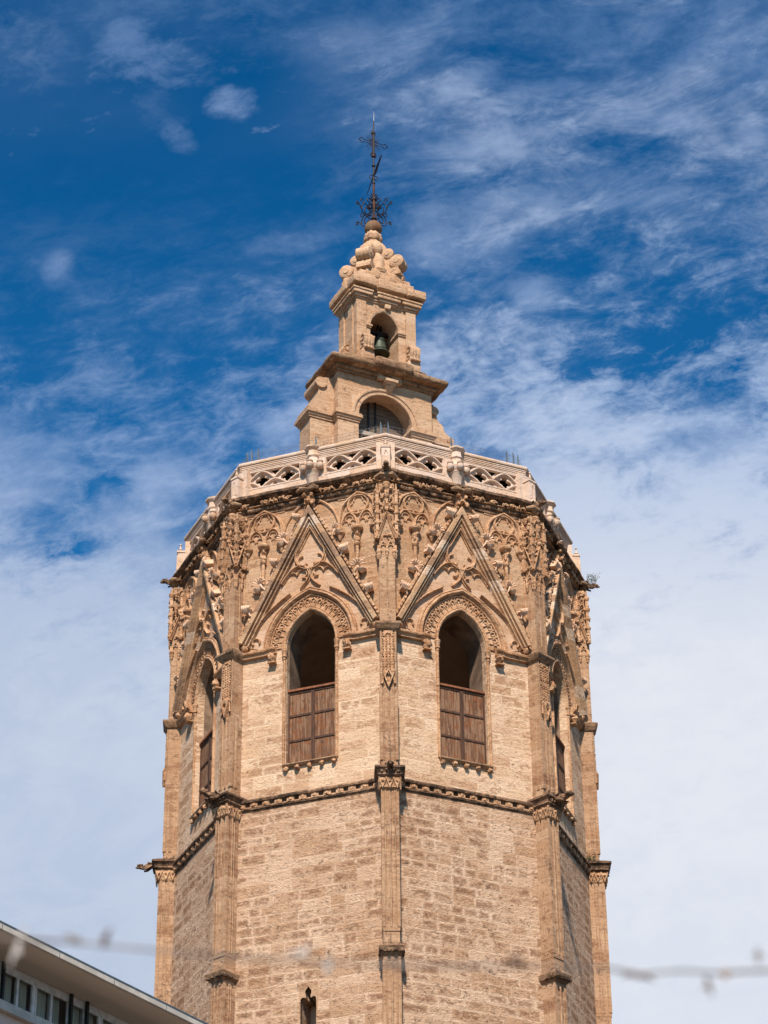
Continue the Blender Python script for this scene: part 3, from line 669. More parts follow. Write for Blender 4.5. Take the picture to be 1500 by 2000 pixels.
# ---- main cornice
mb = MB(); ringface(mb, [(.0, 52.52), (.08, 52.54), (.10, 52.60), (.05, 52.63), (.05, 52.68), (.14, 52.71), (.17, 52.77), (.16, 52.82), (.09, 52.86), (.09, 53.06), (.13, 53.08), (.34, 53.13), (.42, 53.20), (.43, 53.28), (.36, 53.36), (.10, 53.46), (-.3, 53.48)], A, 22, .03, 2)
corn = mb.build('cornice', 'crust', tower, (0, 0, ZO), fa(0))
mb = MB(); g = random.Random(11); ringface(mb, [(.09, 52.87), (.20, 52.89), (.20, 52.91), (.09, 52.92)], A)
for i in range(22):
    s = -2.7+5.4*i/21
    if g.random() < .28 or abs(s) < .3: continue
    for q in range(6):
        a = g.uniform(0, 6.3); c = Vector(F(s+g.uniform(-.10, .10), .26, 52.96+g.uniform(-.06, .06)))
        v = Vector((math.cos(a)*.11, g.uniform(-.04, .04), math.sin(a)*.09)); mb.tube([c-v, c+Vector((0, -.04, 0)), c+v], [.016, .034, .016], 5)
mb.build('leaf_frieze', 'carved', corn)
mb = MB(); mb.tube([F(-.46, .38, 53.02), F(-.3, .45, 53.06), F(0, .44, 53.02), F(.28, .46, 53.07), F(.44, .38, 53.03)], [.07, .12, .085, .12, .07], 9); mb.blob(F(.02, .34, 52.93), (.16, .14, .1), .4, 4); mb.jitter(.03, 4, 9)
mb.build('eroded_spout', 'cap', corn)

# ---- parapet
PD = -.07
mb = MB(); hb = (A+PD)*T8
hole = lambda x0, x1: [(x0, 53.90), (x1, 53.90), (x1, 54.68), (x0, 54.68)]
mb.plate([(-hb, 53.3), (hb, 53.3), (hb, 54.80), (-hb, 54.80)], [hole(-2.69, -.53), hole(.53, 2.69)], lambda s, z: F(s, PD, z), lambda s, z: (s*(A-.64)/A if abs(s) > 2.8 else s, -(A-.64), z), sides='holes')
par = mb.build('parapet', 'pale', tower, (0, 0, ZO), fa(0))
mb = MB(); ringface(mb, [(-.66, 54.70), (-.06, 54.72), (-.05, 54.765), (-.10, 54.77), (-.10, 54.785), (-.035, 54.79), (-.035, 54.83), (-.09, 54.835), (-.09, 54.85), (-.02, 54.855), (-.02, 54.90), (-.08, 54.905), (-.08, 54.92), (-.0, 54.925), (.0, 54.96), (-.07, 54.965), (-.07, 54.985), (.03, 55.0), (.05, 55.04), (.05, 55.10), (.03, 55.13), (-.05, 55.15), (-.66, 55.15), (-.66, 54.70)])
mb.build('handrail', 'pale', par)
def quatre(c, cc, rho, n=40, m=4, a0=0):
    out = []
    for i in range(n):
        a = 2*PI*i/n; ph = (a-a0+PI/m) % (2*PI/m)-PI/m; ph = max(-1.5, min(1.5, ph))
        out.append((c[0]+math.cos(a)*(cc*math.cos(ph)+math.sqrt(max(1e-6, rho*rho-(cc*math.sin(ph))**2))), c[1]+math.sin(a)*(cc*math.cos(ph)+math.sqrt(max(1e-6, rho*rho-(cc*math.sin(ph))**2)))))
    return out
for x0 in (-2.69, .53):
    W_ = 2.16; z0, z1 = 53.90, 54.68; zm = 54.28; mb = MB()
    holes = [quatre((x0+W_*.25, zm-.03), .165, .14), quatre((x0+W_*.75, zm-.03), .165, .14), [(x0+W_*.5-.17, z1-.05), (x0+W_*.5, z1-.25), (x0+W_*.5+.17, z1-.05)],
             [(x0+.03, z1-.04), (x0+.03, z1-.24), (x0+.24, z1-.04)], [(x0+W_-.03, z1-.04), (x0+W_-.24, z1-.04), (x0+W_-.03, z1-.24)], quatre((x0+W_*.5, z0+.14), .05, .055, 24, 3, PI/2)]
    mb.plate([(x0, z0), (x0+W_, z0), (x0+W_, z1), (x0, z1)], holes, lambda s, z: F(s, PD-.11, z), lambda s, z: F(s, PD-.26, z))
    wv = [(-.05, -.15), (-.05, -.05), (-.022, -.0), (.022, -.0), (.05, -.05), (.05, -.15)]
    N_ = 40
    def wave(ph, lo, hi): return [(x0+W_*i/N_, lo+(hi-lo)*(.5-.5*math.cos(4*PI*i/N_+ph))**.58) for i in range(N_+1)]
    mb.sweep(wave(0, zm+.0, z1-.04), [(a_, PD+d_) for a_, d_ in wv], F); mb.sweep(wave(PI, z0+.02, zm-.07), [(a_, PD+d_) for a_, d_ in wv], F)
    fr = [(0, PD-.27), (0, PD+.015), (-.05, PD+.015), (-.07, PD-.03), (-.07, PD-.27)]
    mb.sweep([(x0-.03, z0-.03), (x0-.03, z1+.02), (x0+W_+.03, z1+.02), (x0+W_+.03, z0-.03)], fr, F, closed=True)
    for e in (.25, .75):
        for k in range(4):
            a = PI/4+PI/2*k; c = F(x0+W_*e+.20*math.cos(a), PD-.10, zm-.03+.20*math.sin(a)); mb.blob(c, (.045, .035, .045), .2, k, 6, 4)
    mb.build('tracery_panel', 'pale', par)
mb = MB(); mb.box(-2.95, 2.95, -(A-.70), -(A-.68), 53.45, 54.75); mb.build('added_dark_sheet', 'post', par)  # solid dark sheet added behind the tracery so its holes read dark
mb = MB(); c = F(.02, PD-.02, 0)
mb.lathe([(.17, 53.35), (.19, 53.5), (.30, 54.02), (.33, 54.06), (.27, 54.12)], c, 8, PI/8, sy=1.05)
mb.lathe([(.30, 54.12), (.36, 54.2), (.38, 54.34), (.30, 54.40), (.24, 54.46), (.22, 54.7), (.27, 54.76), (.27, 54.82), (.24, 54.86), (.25, 55.02), (.32, 55.08), (.36, 55.13), (.36, 55.2), (.2, 55.24)], c, 8, PI/8)
for a in (-150, -90, -30):
    x, y = c[0]+.40*math.cos(R(a)), c[1]+.36*math.sin(R(a)); mb.lathe([(.02, -.19), (.10, -.15), (.155, -.04), (.14, .06), (.09, .1), (.13, .12), (.14, .16), (.05, .18)], (x, y, 54.26), 10)
mb.jitter(.012, 5); mb.build('corbelled_bracket', 'pale', par)

# ---- copies round the tower, each with its own wear
wr_ = random.Random(31)
def wear(o):
    for c in list(o.children):
        if c.name.startswith('crocket'):
            if wr_.random() < .07: bpy.data.objects.remove(c); continue
            k_ = wr_.uniform(.84, 1.08); c.scale = (k_, k_, k_); c.rotation_euler = (wr_.uniform(-.12, .12), wr_.uniform(-.2, .2), wr_.uniform(-.25, .25))
for k in FACES:
    if k == 0: continue
    for o in (wall, gable, string, corn, par):
        q_ = copy_tree(o, tower, fa(k))
        if o is gable: wear(q_)
wear(gable)
mb = MB()
for z0, z1, a_ in ((40.2, 53.3, A),):
    mb.plate([(-h, z0), (h, z0), (h, z1), (-h, z1)], [], lambda s, z: F(s, 0, z), lambda s, z: (s*.79, -(A-1.5), z), sides=False)
bw = mb.build('belfry_wall', 'belfry', tower, (0, 0, ZO), fa(3)); copy_tree(bw, tower, fa(4))
mb = MB(); hb2 = (A+PD)*T8; mb.plate([(-hb2, 53.3), (hb2, 53.3), (hb2, 55.14), (-hb2, 55.14)], [], lambda s, z: F(s, PD, z), lambda s, z: (s*.94, -(A-.42), z))
bp_ = mb.build('parapet', 'pale', tower, (0, 0, ZO), fa(3)); copy_tree(bp_, tower, fa(4))
# vault, belfry floor and terrace
oc = lambda r, z: [(r*math.cos(k*S45), r*math.sin(k*S45), z) for k in range(8)]
mb = MB(); r_ = (A-1.45)/math.cos(PI/8); mb.add(oc(r_, 48.6)+[(0, 0, 52.0)], [(k, (k+1) % 8, 8) for k in range(8)]); mb.build('belfry_vault', 'dark', tower, (0, 0, ZO))
mb = MB(); mb.add(oc(r_, 41.3), [tuple(range(8))]); mb.build('belfry_floor', 'dark', tower, (0, 0, ZO))
mb = MB(); r_ = (A-.1)/math.cos(PI/8); mb.add(oc(r_, 53.40), [tuple(range(8))]); mb.build('terrace', 'pale', tower, (0, 0, ZO))

# ---- corner buttresses of the shaft
def reeds(mb, w, d, din, z0, z1, r=.03):
    """raised edge fillets and a centre roll on the three sides of a corner pier"""
    for s in (-w+.035, w-.035): mb.box(s-.035, s+.035, -(d+.055), -d+.01, z0, z1)
    for s in (-w+.115, w-.115): mb.tube([(s, -d-.005, z0), (s, -d-.005, z1)], .028, 6)
    mb.tube([(0, -(d+.012), z0), (0, -(d+.012), z1)], r+.012, 7)
    for sg in (-1, 1):
        x = sg*w
        for dd in (d-.05, (d+din)/2, din+.14): mb.tube([(x, -dd, z0), (x, -dd, z1)], .034, 6)
        mb.box(min(x, x+sg*.03), max(x, x+sg*.03), -(d+.035), -(d-.03), z0, z1)
mb = MB(); RP = 8.44; w = .285
mb.box(-w, w, -RP, -7.5, -1.6, 39.8); reeds(mb, w, RP, 7.95, 34.55, 39.75); reeds(mb, w, RP, 7.95, -1.6, 33.35)
for z in (33.42, 34.47): mb.box(-w-.012, w+.012, -RP-.03, -7.6, z-.07, z+.10)
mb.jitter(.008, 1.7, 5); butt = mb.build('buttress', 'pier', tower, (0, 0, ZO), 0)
mb = MB(); frus(mb, [(33.50, .30, 8.50), (33.58, .36, 8.56), (33.62, .41, 8.62), (33.74, .43, 8.66), (33.80, .44, 8.68), (33.92, .33, 8.50), (34.0, .29, 8.45)])
mb.jitter(.012, 4, 4); o = mb.build('water_cap', 'cap', butt)
mb = MB()
frus(mb, [(33.60, .40, 8.60), (33.66, .42, 8.63)], 8.0)
for s in (-.36, -.12, .12, .36): mb.blob((s, -8.64, 33.64), (.07, .06, .06), .3, int(s*50), 7, 5)
for sg in (-1, 1):
    for d in (8.45, 8.2): mb.blob((sg*.41, -d, 33.64), (.05, .07, .06), .3, int(d*9), 7, 5)
mb.build('cap_leaf', 'crust', o)
mb = MB(); frus(mb, [(39.74, .30, 8.46), (39.80, .345, 8.54), (40.16, .365, 8.57), (40.20, .37, 8.58)])
cap = mb.build('buttress_capital', 'carved', butt)
mb = MB()
def vee(mb, f, c, hw, z0, z1):
    mb.sweep([(c-hw, z1), (c, z0), (c+hw, z1)], [(-.025, 0), (-.025, .04), (.025, .05), (.025, 0)], f)
    mb.plate([(c-hw*.85, z1), (c, z0+.06), (c+hw*.85, z1)], [], lambda s, z: f(s, .02, z), lambda s, z: f(s, 0, z), back=False)
    mb.blob(f(c, .03, z0+(z1-z0)*.66), (.055, .05, .06), .4, int(c*30), 6, 4)
ff = lambda s, d, z: (s, -(8.565+d), z)
fl = lambda s, d, z: (-(.36+d), -(8.22+s), z); fr_ = lambda s, d, z: (.36+d, -(8.22+s), z)
for f_ in (ff, fl, fr_):
    for c in (-.26, 0, .26): vee(mb, f_, c, .13, 39.78, 40.16)
mb.jitter(.008, 6); mb.build('zigzag_gablet', 'carved', cap)
mb = MB(); frus(mb, [(40.18, .40, 8.62), (40.24, .47, 8.68), (40.30, .44, 8.66), (40.42, .47, 8.70), (40.48, .54, 8.77), (40.56, .53, 8.76), (40.66, .36, 8.52)])
mb.v = [(x*1.0, y, z) for x, y, z in mb.v]
for s in (-.3, -.1, .1, .3): mb.blob((s, -8.69, 40.36), (.07, .05, .06), .3, int(s*60), 6, 4)
mb.jitter(.02, 4, 6); mb.build('capital_cornice', 'crust', butt)

# ---- corner piers of the belfry
mb = MB(); w2 = .30; U = 8.335
mb.box(-w2, w2, -U, -7.4, 40.5, 46.3); reeds(mb, w2, U, 7.95, 40.95, 43.85, .028)
for s in (-w2+.03, w2-.03): mb.box(s-.03, s+.03, -(U+.04), -U+.01, 43.85, 46.28)
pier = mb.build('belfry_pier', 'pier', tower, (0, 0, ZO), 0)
mb = MB()                                                            # hanging canopy panel
fq = lambda s, d, z: (s, -(U+d), z)
mb.plate([(-.17, 44.4), (0, 43.85), (.17, 44.4), (.17, 46.2), (-.17, 46.2)], [], lambda s, z: fq(s, .05, z), lambda s, z: fq(s, 0, z), back=False)
for i in range(16):
    z = 44.5+i*.105
    for s in (-.19, -.065, .065, .19): mb.blob(fq(s+rng.uniform(-.012, .012), .06, z), (.035, .04, .042), .3, i, 6, 4)
mb.sweep(arc((0, 45.95), .15, 0, 180, 8), [(-.03, .0), (-.03, .09), (.03, .09), (.03, 0)], fq)
for sg in (-1, 1): mb.tube([fq(sg*.20, .07, 44.42), fq(sg*.20, .07, 44.08), fq(sg*.24, .09, 43.98)], [.03, .025, .045], 6)
mb.sweep([(-.19, 44.42), (0, 43.86), (.19, 44.42)], [(-.03, 0), (-.03, .16), (.03, .18), (.03, 0)], fq)
mb.sweep([(-.14, 44.28), (0, 44.55), (.14, 44.28)], [(-.025, 0), (-.025, .16), (.025, .16), (.025, 0)], fq)
foliage(mb, fq, -.19, .19, 44.36, 44.6, .04, .15, 14, .05, 9); mb.blob(fq(0, .12, 43.95), (.055, .055, .08), .3, 3, 7, 5)
mb.jitter(.008, 7); mb.build('hanging_canopy', 'carved', pier)
mb = MB(); frus(mb, [(46.20, .32, 8.36), (46.28, .40, 8.46), (46.36, .43, 8.50), (46.44, .47, 8.56), (46.52, .47, 8.56), (46.60, .33, 8.40)], 7.3)
mb.jitter(.01, 4, 8); mb.build('ledge', 'cap', pier)
mb = MB(); w3 = .295; V = 8.33
mb.box(-w3, w3, -V, -7.3, 46.5, 52.6)
for s in (-w3+.03, w3-.03): mb.box(s-.03, s+.03, -(V+.028), -V+.01, 46.6, 49.5)
mb.tube([(0, -V, 46.9), (0, -V, 49.5)], .03, 6)
for sg in (-1, 1): mb.tube([(sg*w3, -8.1, 46.9), (sg*w3, -8.1, 49.5)], .025, 6)
mb.build('upper_pier', 'pier', pier)
def gf(s, d, z): return (s, -(V+d), z)
sides = (gf, lambda s, d, z: (-(w3+d), -(8.04+s), z), lambda s, d, z: (w3+d, -(8.04+s), z))
for f_ in sides:
    mb = MB()
    for c in (-.27, 0, .27):
        cc = Vector(f_(c, .03, 0)); mb.lathe([(.02, 49.28), (.045, 49.34), (.045, 49.42), (.06, 49.45), (.045, 49.5), (.075, 49.56), (.08, 49.62), (.05, 49.66)], cc, 8)
    for c in (-.135, .135):
        mb.sweep([(c-.125, 49.62), (c-.12, 49.8), (c-.06, 49.95), (c, 50.04), (c+.06, 49.95), (c+.12, 49.8), (c+.125, 49.62)], [(-.022, 0), (-.022, .07), (.022, .07), (.022, 0)], f_)
        mb.sweep(arc((c, 49.83), .06, 0, 180, 6), [(-.015, 0), (-.015, .05), (.015, .05), (.015, 0)], f_)
    mb.sweep([(-.43, 50.12), (0, 51.34), (.43, 50.12)], [(0, 0), (0, .15), (-.035, .17), (-.06, .11), (-.085, .11), (-.10, .07), (-.12, .07), (-.13, .0)], f_)
    foliage(mb, f_, -.2, .2, 50.1, 50.32, .01, .05, 7, .04, 4)
    for t in (.25, .5, .75):
        for sg in (-1, 1): mb.blob(f_(sg*(.46-.43*t), .10, 50.14+1.22*t+.04), (.06, .07, .06), .4, int(t*8)+sg, 6, 4)
    mb.blob(f_(0, .12, 51.40), (.09, .1, .09), .4, 2, 8, 5)
    mb.jitter(.007, 7); mb.build('gablet', 'carved', pier)
mb = MB()                                                            # crowded pinnacles and niches above the gablets
for sx, dy_ in ((-.36, 8.40), (.36, 8.40), (-.40, 7.98), (.40, 7.98)):
    mb.box(sx-.06, sx+.06, -dy_-.06, -dy_+.06, 50.15, 52.15)
    for z, r_ in ((50.2, .09), (50.75, .10), (51.2, .11), (51.62, .12), (52.1, .10)):
        mb.lathe([(r_*.6, -.06), (r_, 0), (r_, .05), (r_*.6, .08)], (sx, -dy_, z), 8)
        for k in range(4):
            if rng.random() < .8: mb.blob((sx+.10*math.cos(k*PI/2+.8), -dy_+.10*math.sin(k*PI/2+.8), z+.06+rng.uniform(-.03, .05)), (.05, .05, .06), .45, k+int(z*9), 6, 4)
    mb.lathe([(.07, 52.15), (.05, 52.3), (.02, 52.55)], (sx, -dy_, 0), 6)
for z in (51.52, 52.02, 52.42):
    mb.lathe([(.03, -.16), (.07, -.09), (.12, -.02), (.13, .03), (.08, .06)], (0, -(V+.08), z), 9)
    for sg in (-1, 1):
        mb.blob((sg*.17, -(V+.06), z-.1), (.06, .07, .07), .4, int(z*7)+sg, 7, 5); mb.blob((sg*.24, -(V-.05), z+.08), (.07, .07, .06), .4, int(z*5)+sg, 7, 5)
    mb.box(-.07, .07, -(V+.10), -V+.02, z-.36, z-.14)
for sg in (-1, 1):
    for z in (51.5, 52.0, 52.4):
        mb.lathe([(.03, -.14), (.11, -.02), (.12, .03), (.07, .05)], (sg*(w3+.07), -8.08, z), 8)
        foliage(mb, lambda s, d, z_: (sg*(w3+.02+d), -(8.08+s), z_), -.22, .22, z-.2, z+.12, 0, .14, 7, .055, int(z*11)+sg)
foliage(mb, gf, -.27, .27, 51.35, 52.5, 0, .13, 22, .05, 21)
mb.lathe([(.10, 52.45), (.16, 52.52), (.17, 52.6), (.12, 52.66)], (0, -V+.02, 0), 8)
mb.jitter(.01, 7); mb.build('pinnacle_cluster', 'carved', pier)

# ---- corner of the main cornice, spout logs and parapet pier
mb = MB(); mb.tube([(-.42, -8.22, 52.92), (-.2, -8.40, 52.97), (0, -8.46, 52.95), (.22, -8.40, 52.98), (.42, -8.22, 52.93)], [.07, .12, .10, .12, .07], 9); mb.blob((0, -8.3, 52.86), (.2, .2, .12), .4, 6)
mb.jitter(.03, 4, 4); spout = mb.build('eroded_corner_spout', 'cap', tower, (0, 0, ZO), 0)
mb = MB(); pw = .17
mb.box(-pw, pw, -8.24, -7.6, 53.35, 54.32); mb.box(-pw-.03, pw+.03, -8.27, -7.7, 54.32, 54.40)
for s in (-.11, .11): mb.box(s-.03, s+.03, -8.27, -8.23, 53.5, 54.2)
mb.sweep([(-.09, 53.55), (-.09, 54.02), (0, 54.25), (.09, 54.02), (.09, 53.55)], [(0, 8.23), (0, 8.275), (-.025, 8.275), (-.025, 8.23)], Q)
mb.lathe([(.09, 54.4), (.06, 54.5), (.085, 54.53), (.04, 54.6), (.02, 54.72), (.05, 54.76), (.02, 54.82)], (0, -8.14, 0), 8)
mb.box(-.36, .36, -7.93, -7.4, 53.4, 54.74)
mb.lathe([(.06, 53.2), (.13, 53.3), (.14, 53.42), (.10, 53.48)], (0, -8.24, 0), 8)
ppier = mb.build('parapet_pier', 'pale', tower, (0, 0, ZO), 0)
for k in CORNERS:
    if k:
        for o in (butt, pier, spout, ppier): copy_tree(o, tower, k*S45)
copy_tree(butt, tower, PI)

# ---- gargoyles
def gargoyle(name, mat, r0, z, L, tilt, fat, seed, parent_rz, head=True, yaw=0.0):
    mb = MB(); g = random.Random(seed); pts = []; rad = []
    for i in range(9):
        t = i/8; y = r0+L*t
        pts.append((math.sin(yaw)*L*t+.02*math.sin(t*7+seed), -y, z+tilt*t+.05*math.sin(t*5))); rad.append(fat*(1.0-.45*t+.22*math.exp(-((t-.62)/.12)**2)))
    mb.tube(pts, rad, 10)
    e = Vector(pts[-1])
    if head:
        mb.blob(e+Vector((0, -.06, .05)), (fat*.75, fat*1.0, fat*.72), .3, seed, 10, 7); mb.blob(e+Vector((0, -.06-fat*.8, .0)), (fat*.45, fat*.6, fat*.35), .3, seed+1, 8, 6)
        for sg in (-1, 1): mb.blob(e+Vector((sg*fat*.5, .03, fat*.65)), (fat*.22, fat*.25, fat*.35), .2, seed+sg, 6, 4)
    for sg in (-1, 1):
        a = Vector(pts[3])+Vector((sg*fat*.7, 0, -.02)); b = Vector(pts[5])+Vector((sg*fat*.95, -.02, -fat*.9)); c = Vector(pts[6])+Vector((sg*fat*.8, -.06, -fat*1.0)); mb.tube([a, b, c], [fat*.42, fat*.3, fat*.24], 7)
        a = Vector(pts[2])+Vector((sg*fat*.6, 0, fat*.4)); b = Vector(pts[5])+Vector((sg*fat*1.0, 0, fat*.8)); mb.tube([a, b, Vector(pts[4])], [fat*.35, fat*.25, fat*.12], 6)
    mb.jitter(fat*.16, 5, seed)
    return mb.build(name, mat, tower, (0, 0, ZO), parent_rz)
gargoyle('gargoyle', 'crust', 8.55, 40.45, .62, .02, .135, 3, -2*S45)
gargoyle('gargoyle', 'crust', 8.45, 40.40, .80, .14, .16, 5, -1*S45, yaw=-.1)
gargoyle('gargoyle', 'crust', 8.55, 40.52, .22, .05, .15, 8, 0)
gargoyle('gargoyle', 'crust', 8.45, 40.42, .78, .10, .16, 9, S45)
gargoyle('gargoyle', 'crust', 8.5, 40.42, .20, .0, .16, 4, 2*S45, head=False)
gargoyle('gargoyle', 'crust', 8.15, 53.02, .52, .02, .14, 13, -2*S45)
gargoyle('gargoyle', 'crust', 8.1, 53.05, .55, .10, .15, 15, -S45)
gargoyle('gargoyle', 'crust', 8.1, 53.12, .55, .14, .15, 17, 0)
gargoyle('gargoyle', 'crust', 8.1, 53.08, .50, .12, .17, 19, S45)
gargoyle('gargoyle', 'crust', 8.15, 53.02, .62, .0, .15, 21, 2*S45)

# ------------------------------------------------------------------ bell gable standing on the terrace
GR = R(26)-TH
G = lambda s, n, z: (s, -n, z)
mb = MB(); S0 = -.08
def semi(c, r, a0=180, a1=0, n=18): return arc(c, r, a0, a1, n)
hole = [(S0-1.24, 53.9)]+semi((S0, 60.52), 1.24)+[(S0+1.24, 53.9)]
mb.plate([(-2.28, 53.4), (2.12, 53.4), (2.12, 62.75), (-2.28, 62.75)], [hole], lambda s, z: G(s, .90, z), lambda s, z: G(s, -.85, z))
turret = mb.build('bell_gable', 'turret', tower, (0, 0, ZO), GR)
def wing(pts, n0, n1):
    mb = MB(); mb.plate(pts, [], lambda s, z: G(s, n0, z), lambda s, z: G(s, n1, z)); return mb
wl = [(-3.38, 53.4), (-2.2, 53.4), (-2.2, 62.2), (-2.72, 62.15)]+smooth([(-2.95, 61.75), (-3.0, 61.25), (-3.18, 60.85), (-3.34, 60.62), (-3.36, 60.3)], 5)
mb = wing(wl, .50, -.55); mb.tube([G(-2.90, .60, 61.80), G(-2.90, -.62, 61.80)], .26, 14); mb.tube([G(-3.36, .54, 60.50), G(-3.36, -.6, 60.50)], .12, 10); mb.jitter(.012, 3); mb.build('side_volute', 'turret', turret)
wr = [(2.05, 53.4), (3.35, 53.4), (3.35, 60.35)]+smooth([(3.24, 60.7), (2.95, 60.95), (2.85, 61.25), (2.62, 61.45), (2.55, 61.8)], 5)+[(2.4, 62.2), (2.05, 62.2)]
mb = wing(wr, .50, -.55); mb.tube([G(2.42, .58, 61.86), G(2.42, -.6, 61.86)], .22, 14); mb.tube([G(3.18, .56, 60.55), G(3.18, -.6, 60.55)], .17, 12); mb.jitter(.012, 3, 2); mb.build('side_volute', 'turret', turret)
mb = MB(); mb2 = MB()
for z0, z1, e in ((59.98, 60.08, .05), (60.08, 60.18, .10), (60.18, 60.30, .17), (60.30, 60.38, .13)):
    mb.box(-2.28-e, S0-1.24+e*.7, -.90-e, .4, z0, z1); mb2.box(S0+1.24-e*.7, 2.12+e, -.90-e, .4, z0, z1)
    mb.box(-3.38-e, -2.28-e, -.50-e, .55+e, z0-.002, z1-.002); mb2.box(2.12+e, 3.35+e, -.50-e, .55+e, z0-.05, z1-.05)
mb.jitter(.008, 3); mb.build('impost_moulding', 'turret', turret); mb2.jitter(.008, 3); mb2.build('impost_moulding', 'turret', turret)
mb = MB(); mb.sweep(semi((S0, 60.40), 1.24, 180, 0, 22), [(.0, .80), (.0, .95), (.03, .98), (.10, .98), (.11, .94), (.20, .95), (.21, .99), (.25, 1.01), (.31, 1.0), (.34, .93), (.34, .88)], G)
mb.build('arch_moulding', 'turret', turret)
mb = MB(); mb.hexa([(-.06, -1.02, 61.86), (.18, -1.02, 61.86), (.18, -.8, 61.86), (-.06, -.8, 61.86)], [(-.19, -1.28, 62.22), (.30, -1.28, 62.22), (.30, -.8, 62.22), (-.19, -.8, 62.22)])
mb.box(-.22, .34, -1.34, -.8, 62.22, 62.34); mb.box(-.5, .62, -1.12, -.8, 62.36, 62.76); mb.jitter(.01, 4); mb.build('keystone', 'turret', turret)
mb = MB()
mb.rbox(-2.36, 2.20, -1.0, .95, 62.36, 62.5, .3, .03, .012, 1); mb.rbox(-2.46, 2.32, -1.12, 1.05, 62.48, 62.66, .3, .05, .015, 2)
mb.rbox(-2.80, 2.70, -1.50, 1.42, 62.64, 62.93, .16, .13, .035, 3)
mb.rbox(-.85, 1.0, -1.62, -.6, 62.70, 63.20, .15, .14, .035, 4); mb.rbox(-2.2, -.7, -1.30, 1.2, 62.86, 63.16, .2, .1, .03, 5); mb.rbox(.9, 2.1, -1.30, 1.2, 62.86, 63.10, .2, .1, .03, 6); mb.rbox(-1.9, 1.85, -1.1, 1.1, 63.0, 63.34, .25, .08, .03, 7)
mb.build('worn_cornice', 'cap', turret, sharp=60)
mb = MB()
for i in range(11): mb.box(-1.30, 1.14, -.16+rng.uniform(0, .02), -.09, 59.75+i*.2+.006, 59.75+(i+1)*.2-.006)
pl = mb.build('board_screen', 'plank', turret)
mb = MB()
for s in (-.52, -.2): mb.box(s-.03, s+.03, -.22, -.165, 59.7, 61.75)
mb.build('iron_batten', 'post', pl)
mb = MB(); mb.box(-1.3, 1.14, -.26, -.17, 59.95, 60.15); mb.build('cross_beam', 'beam', turret)

# upper stage
mb = MB(); hole = [(S0-.67, 63.0)]+parch(0, 10, 65.10, .30, .97)+[(S0+.67, 63.0)]
hole = [(p[0]+(S0 if 0 < i < len(hole)-1 else 0), p[1]) for i, p in enumerate(hole)]
mb.plate([(-1.40, 63.0), (1.37, 63.0), (1.37, 66.9), (-1.40, 66.9)], [hole], lambda s, z: G(s, .90, z), lambda s, z: G(s, -.75, z))
mb.box(-1.40, 1.37, .75, .90, 63.0, 66.9)
for a, b in ((-1.43, -.97), (.93, 1.40)): mb.box(a, b, -.98, -.7, 63.1, 66.55)
for y in (-.62, .25):
    for a, b in ((-1.47, -1.2), (1.2, 1.44)): mb.box(a, b, y, y+.42, 63.1, 66.55)
stage = mb.build('bell_stage', 'turret', turret)
stage.parent = tower; stage.location = (0, 0, ZO); stage.rotation_euler = (0, 0, GR)
mb = MB()
for z0, z1, e in ((65.02, 65.09, .03), (65.09, 65.17, .07)):
    mb.box(-.98, S0-.67+e, -.92-e, .5, z0, z1); mb.box(S0+.67-e, .94, -.92-e, .5, z0, z1)
mb.sweep([(p[0]+S0, p[1]) for p in parch(0, 10, 65.12, .30, .97)], [(.0, .85), (.0, .93), (.03, .95), (.06, .93), (.08, .95), (.12, .95), (.14, .89)], G)
mb.build('arch_moulding', 'turret', stage)
mb = MB()
for z0, z1, e in ((66.38, 66.46, .05), (66.46, 66.58, .12), (66.58, 66.74, .21), (66.74, 66.84, .25)):
    for a, b in ((-1.43, -.95), (-.28, .40), (.90, 1.40)):
        mb.rbox(a-e, b+e, -.98-e, -.5, z0, z1, .3, .02, .008, int(z0*9))
    mb.rbox(-1.36, 1.33, -.92-e*.7, .9, z0+.002, z1+.002, .4, .02, .008, 3)
    for y in (-.62, .25):
        for a, b in ((-1.47, -1.0), (1.0, 1.44)): mb.rbox(a-e, b+e, y-e, y+.42+e, z0+.004, z1+.004, .3, .02, .008, 5)
    mb.rbox(-1.43-e, 1.40+e, -.5, .5, z0, z1, .4, .02, .008, 8)
mb.rbox(-.08, .18, -1.10, -.8, 66.16, 66.42, .12, .06, .03, 2)
for a, b, z0, z1, f_ in ((-1.72, -.62, 67.0, 67.42, 1.36), (-.62, .86, 66.99, 67.40, 1.12), (-.50, .86, 67.02, 67.50, 1.30), (.88, 1.76, 66.98, 67.38, 1.36)):
    mb.rbox(a, b, -f_, .9, z0, z1, .3, .03, .015, int(a*9))
mb.rbox(-1.78, 1.78, -.62, 1.1, 67.0, 67.38, .3, .04, .015, 4); mb.rbox(-1.42, 1.42, -.95, 1.0, 66.84, 67.0, .3, .02, .01, 6)
mb.build('broken_entablature', 'turret', stage, sharp=50)
mb = MB()
for a, b, f_, z0, z1 in ((-1.42, -.55, 1.08, 67.36, 67.78), (-.52, .55, .96, 67.36, 67.74), (.5, 1.32, 1.08, 67.36, 67.76), (-1.25, 1.2, .96, 67.7, 68.02), (-.95, -.30, 1.0, 67.74, 68.2), (.15, .85, 1.0, 67.74, 68.2), (-.9, .85, .86, 68.0, 68.38)):
    mb.rbox(a, b, -f_, f_-.2, z0, z1, .25, .04, .018, int(a*7+z0))
mb.build('attic', 'turret', stage, sharp=50)
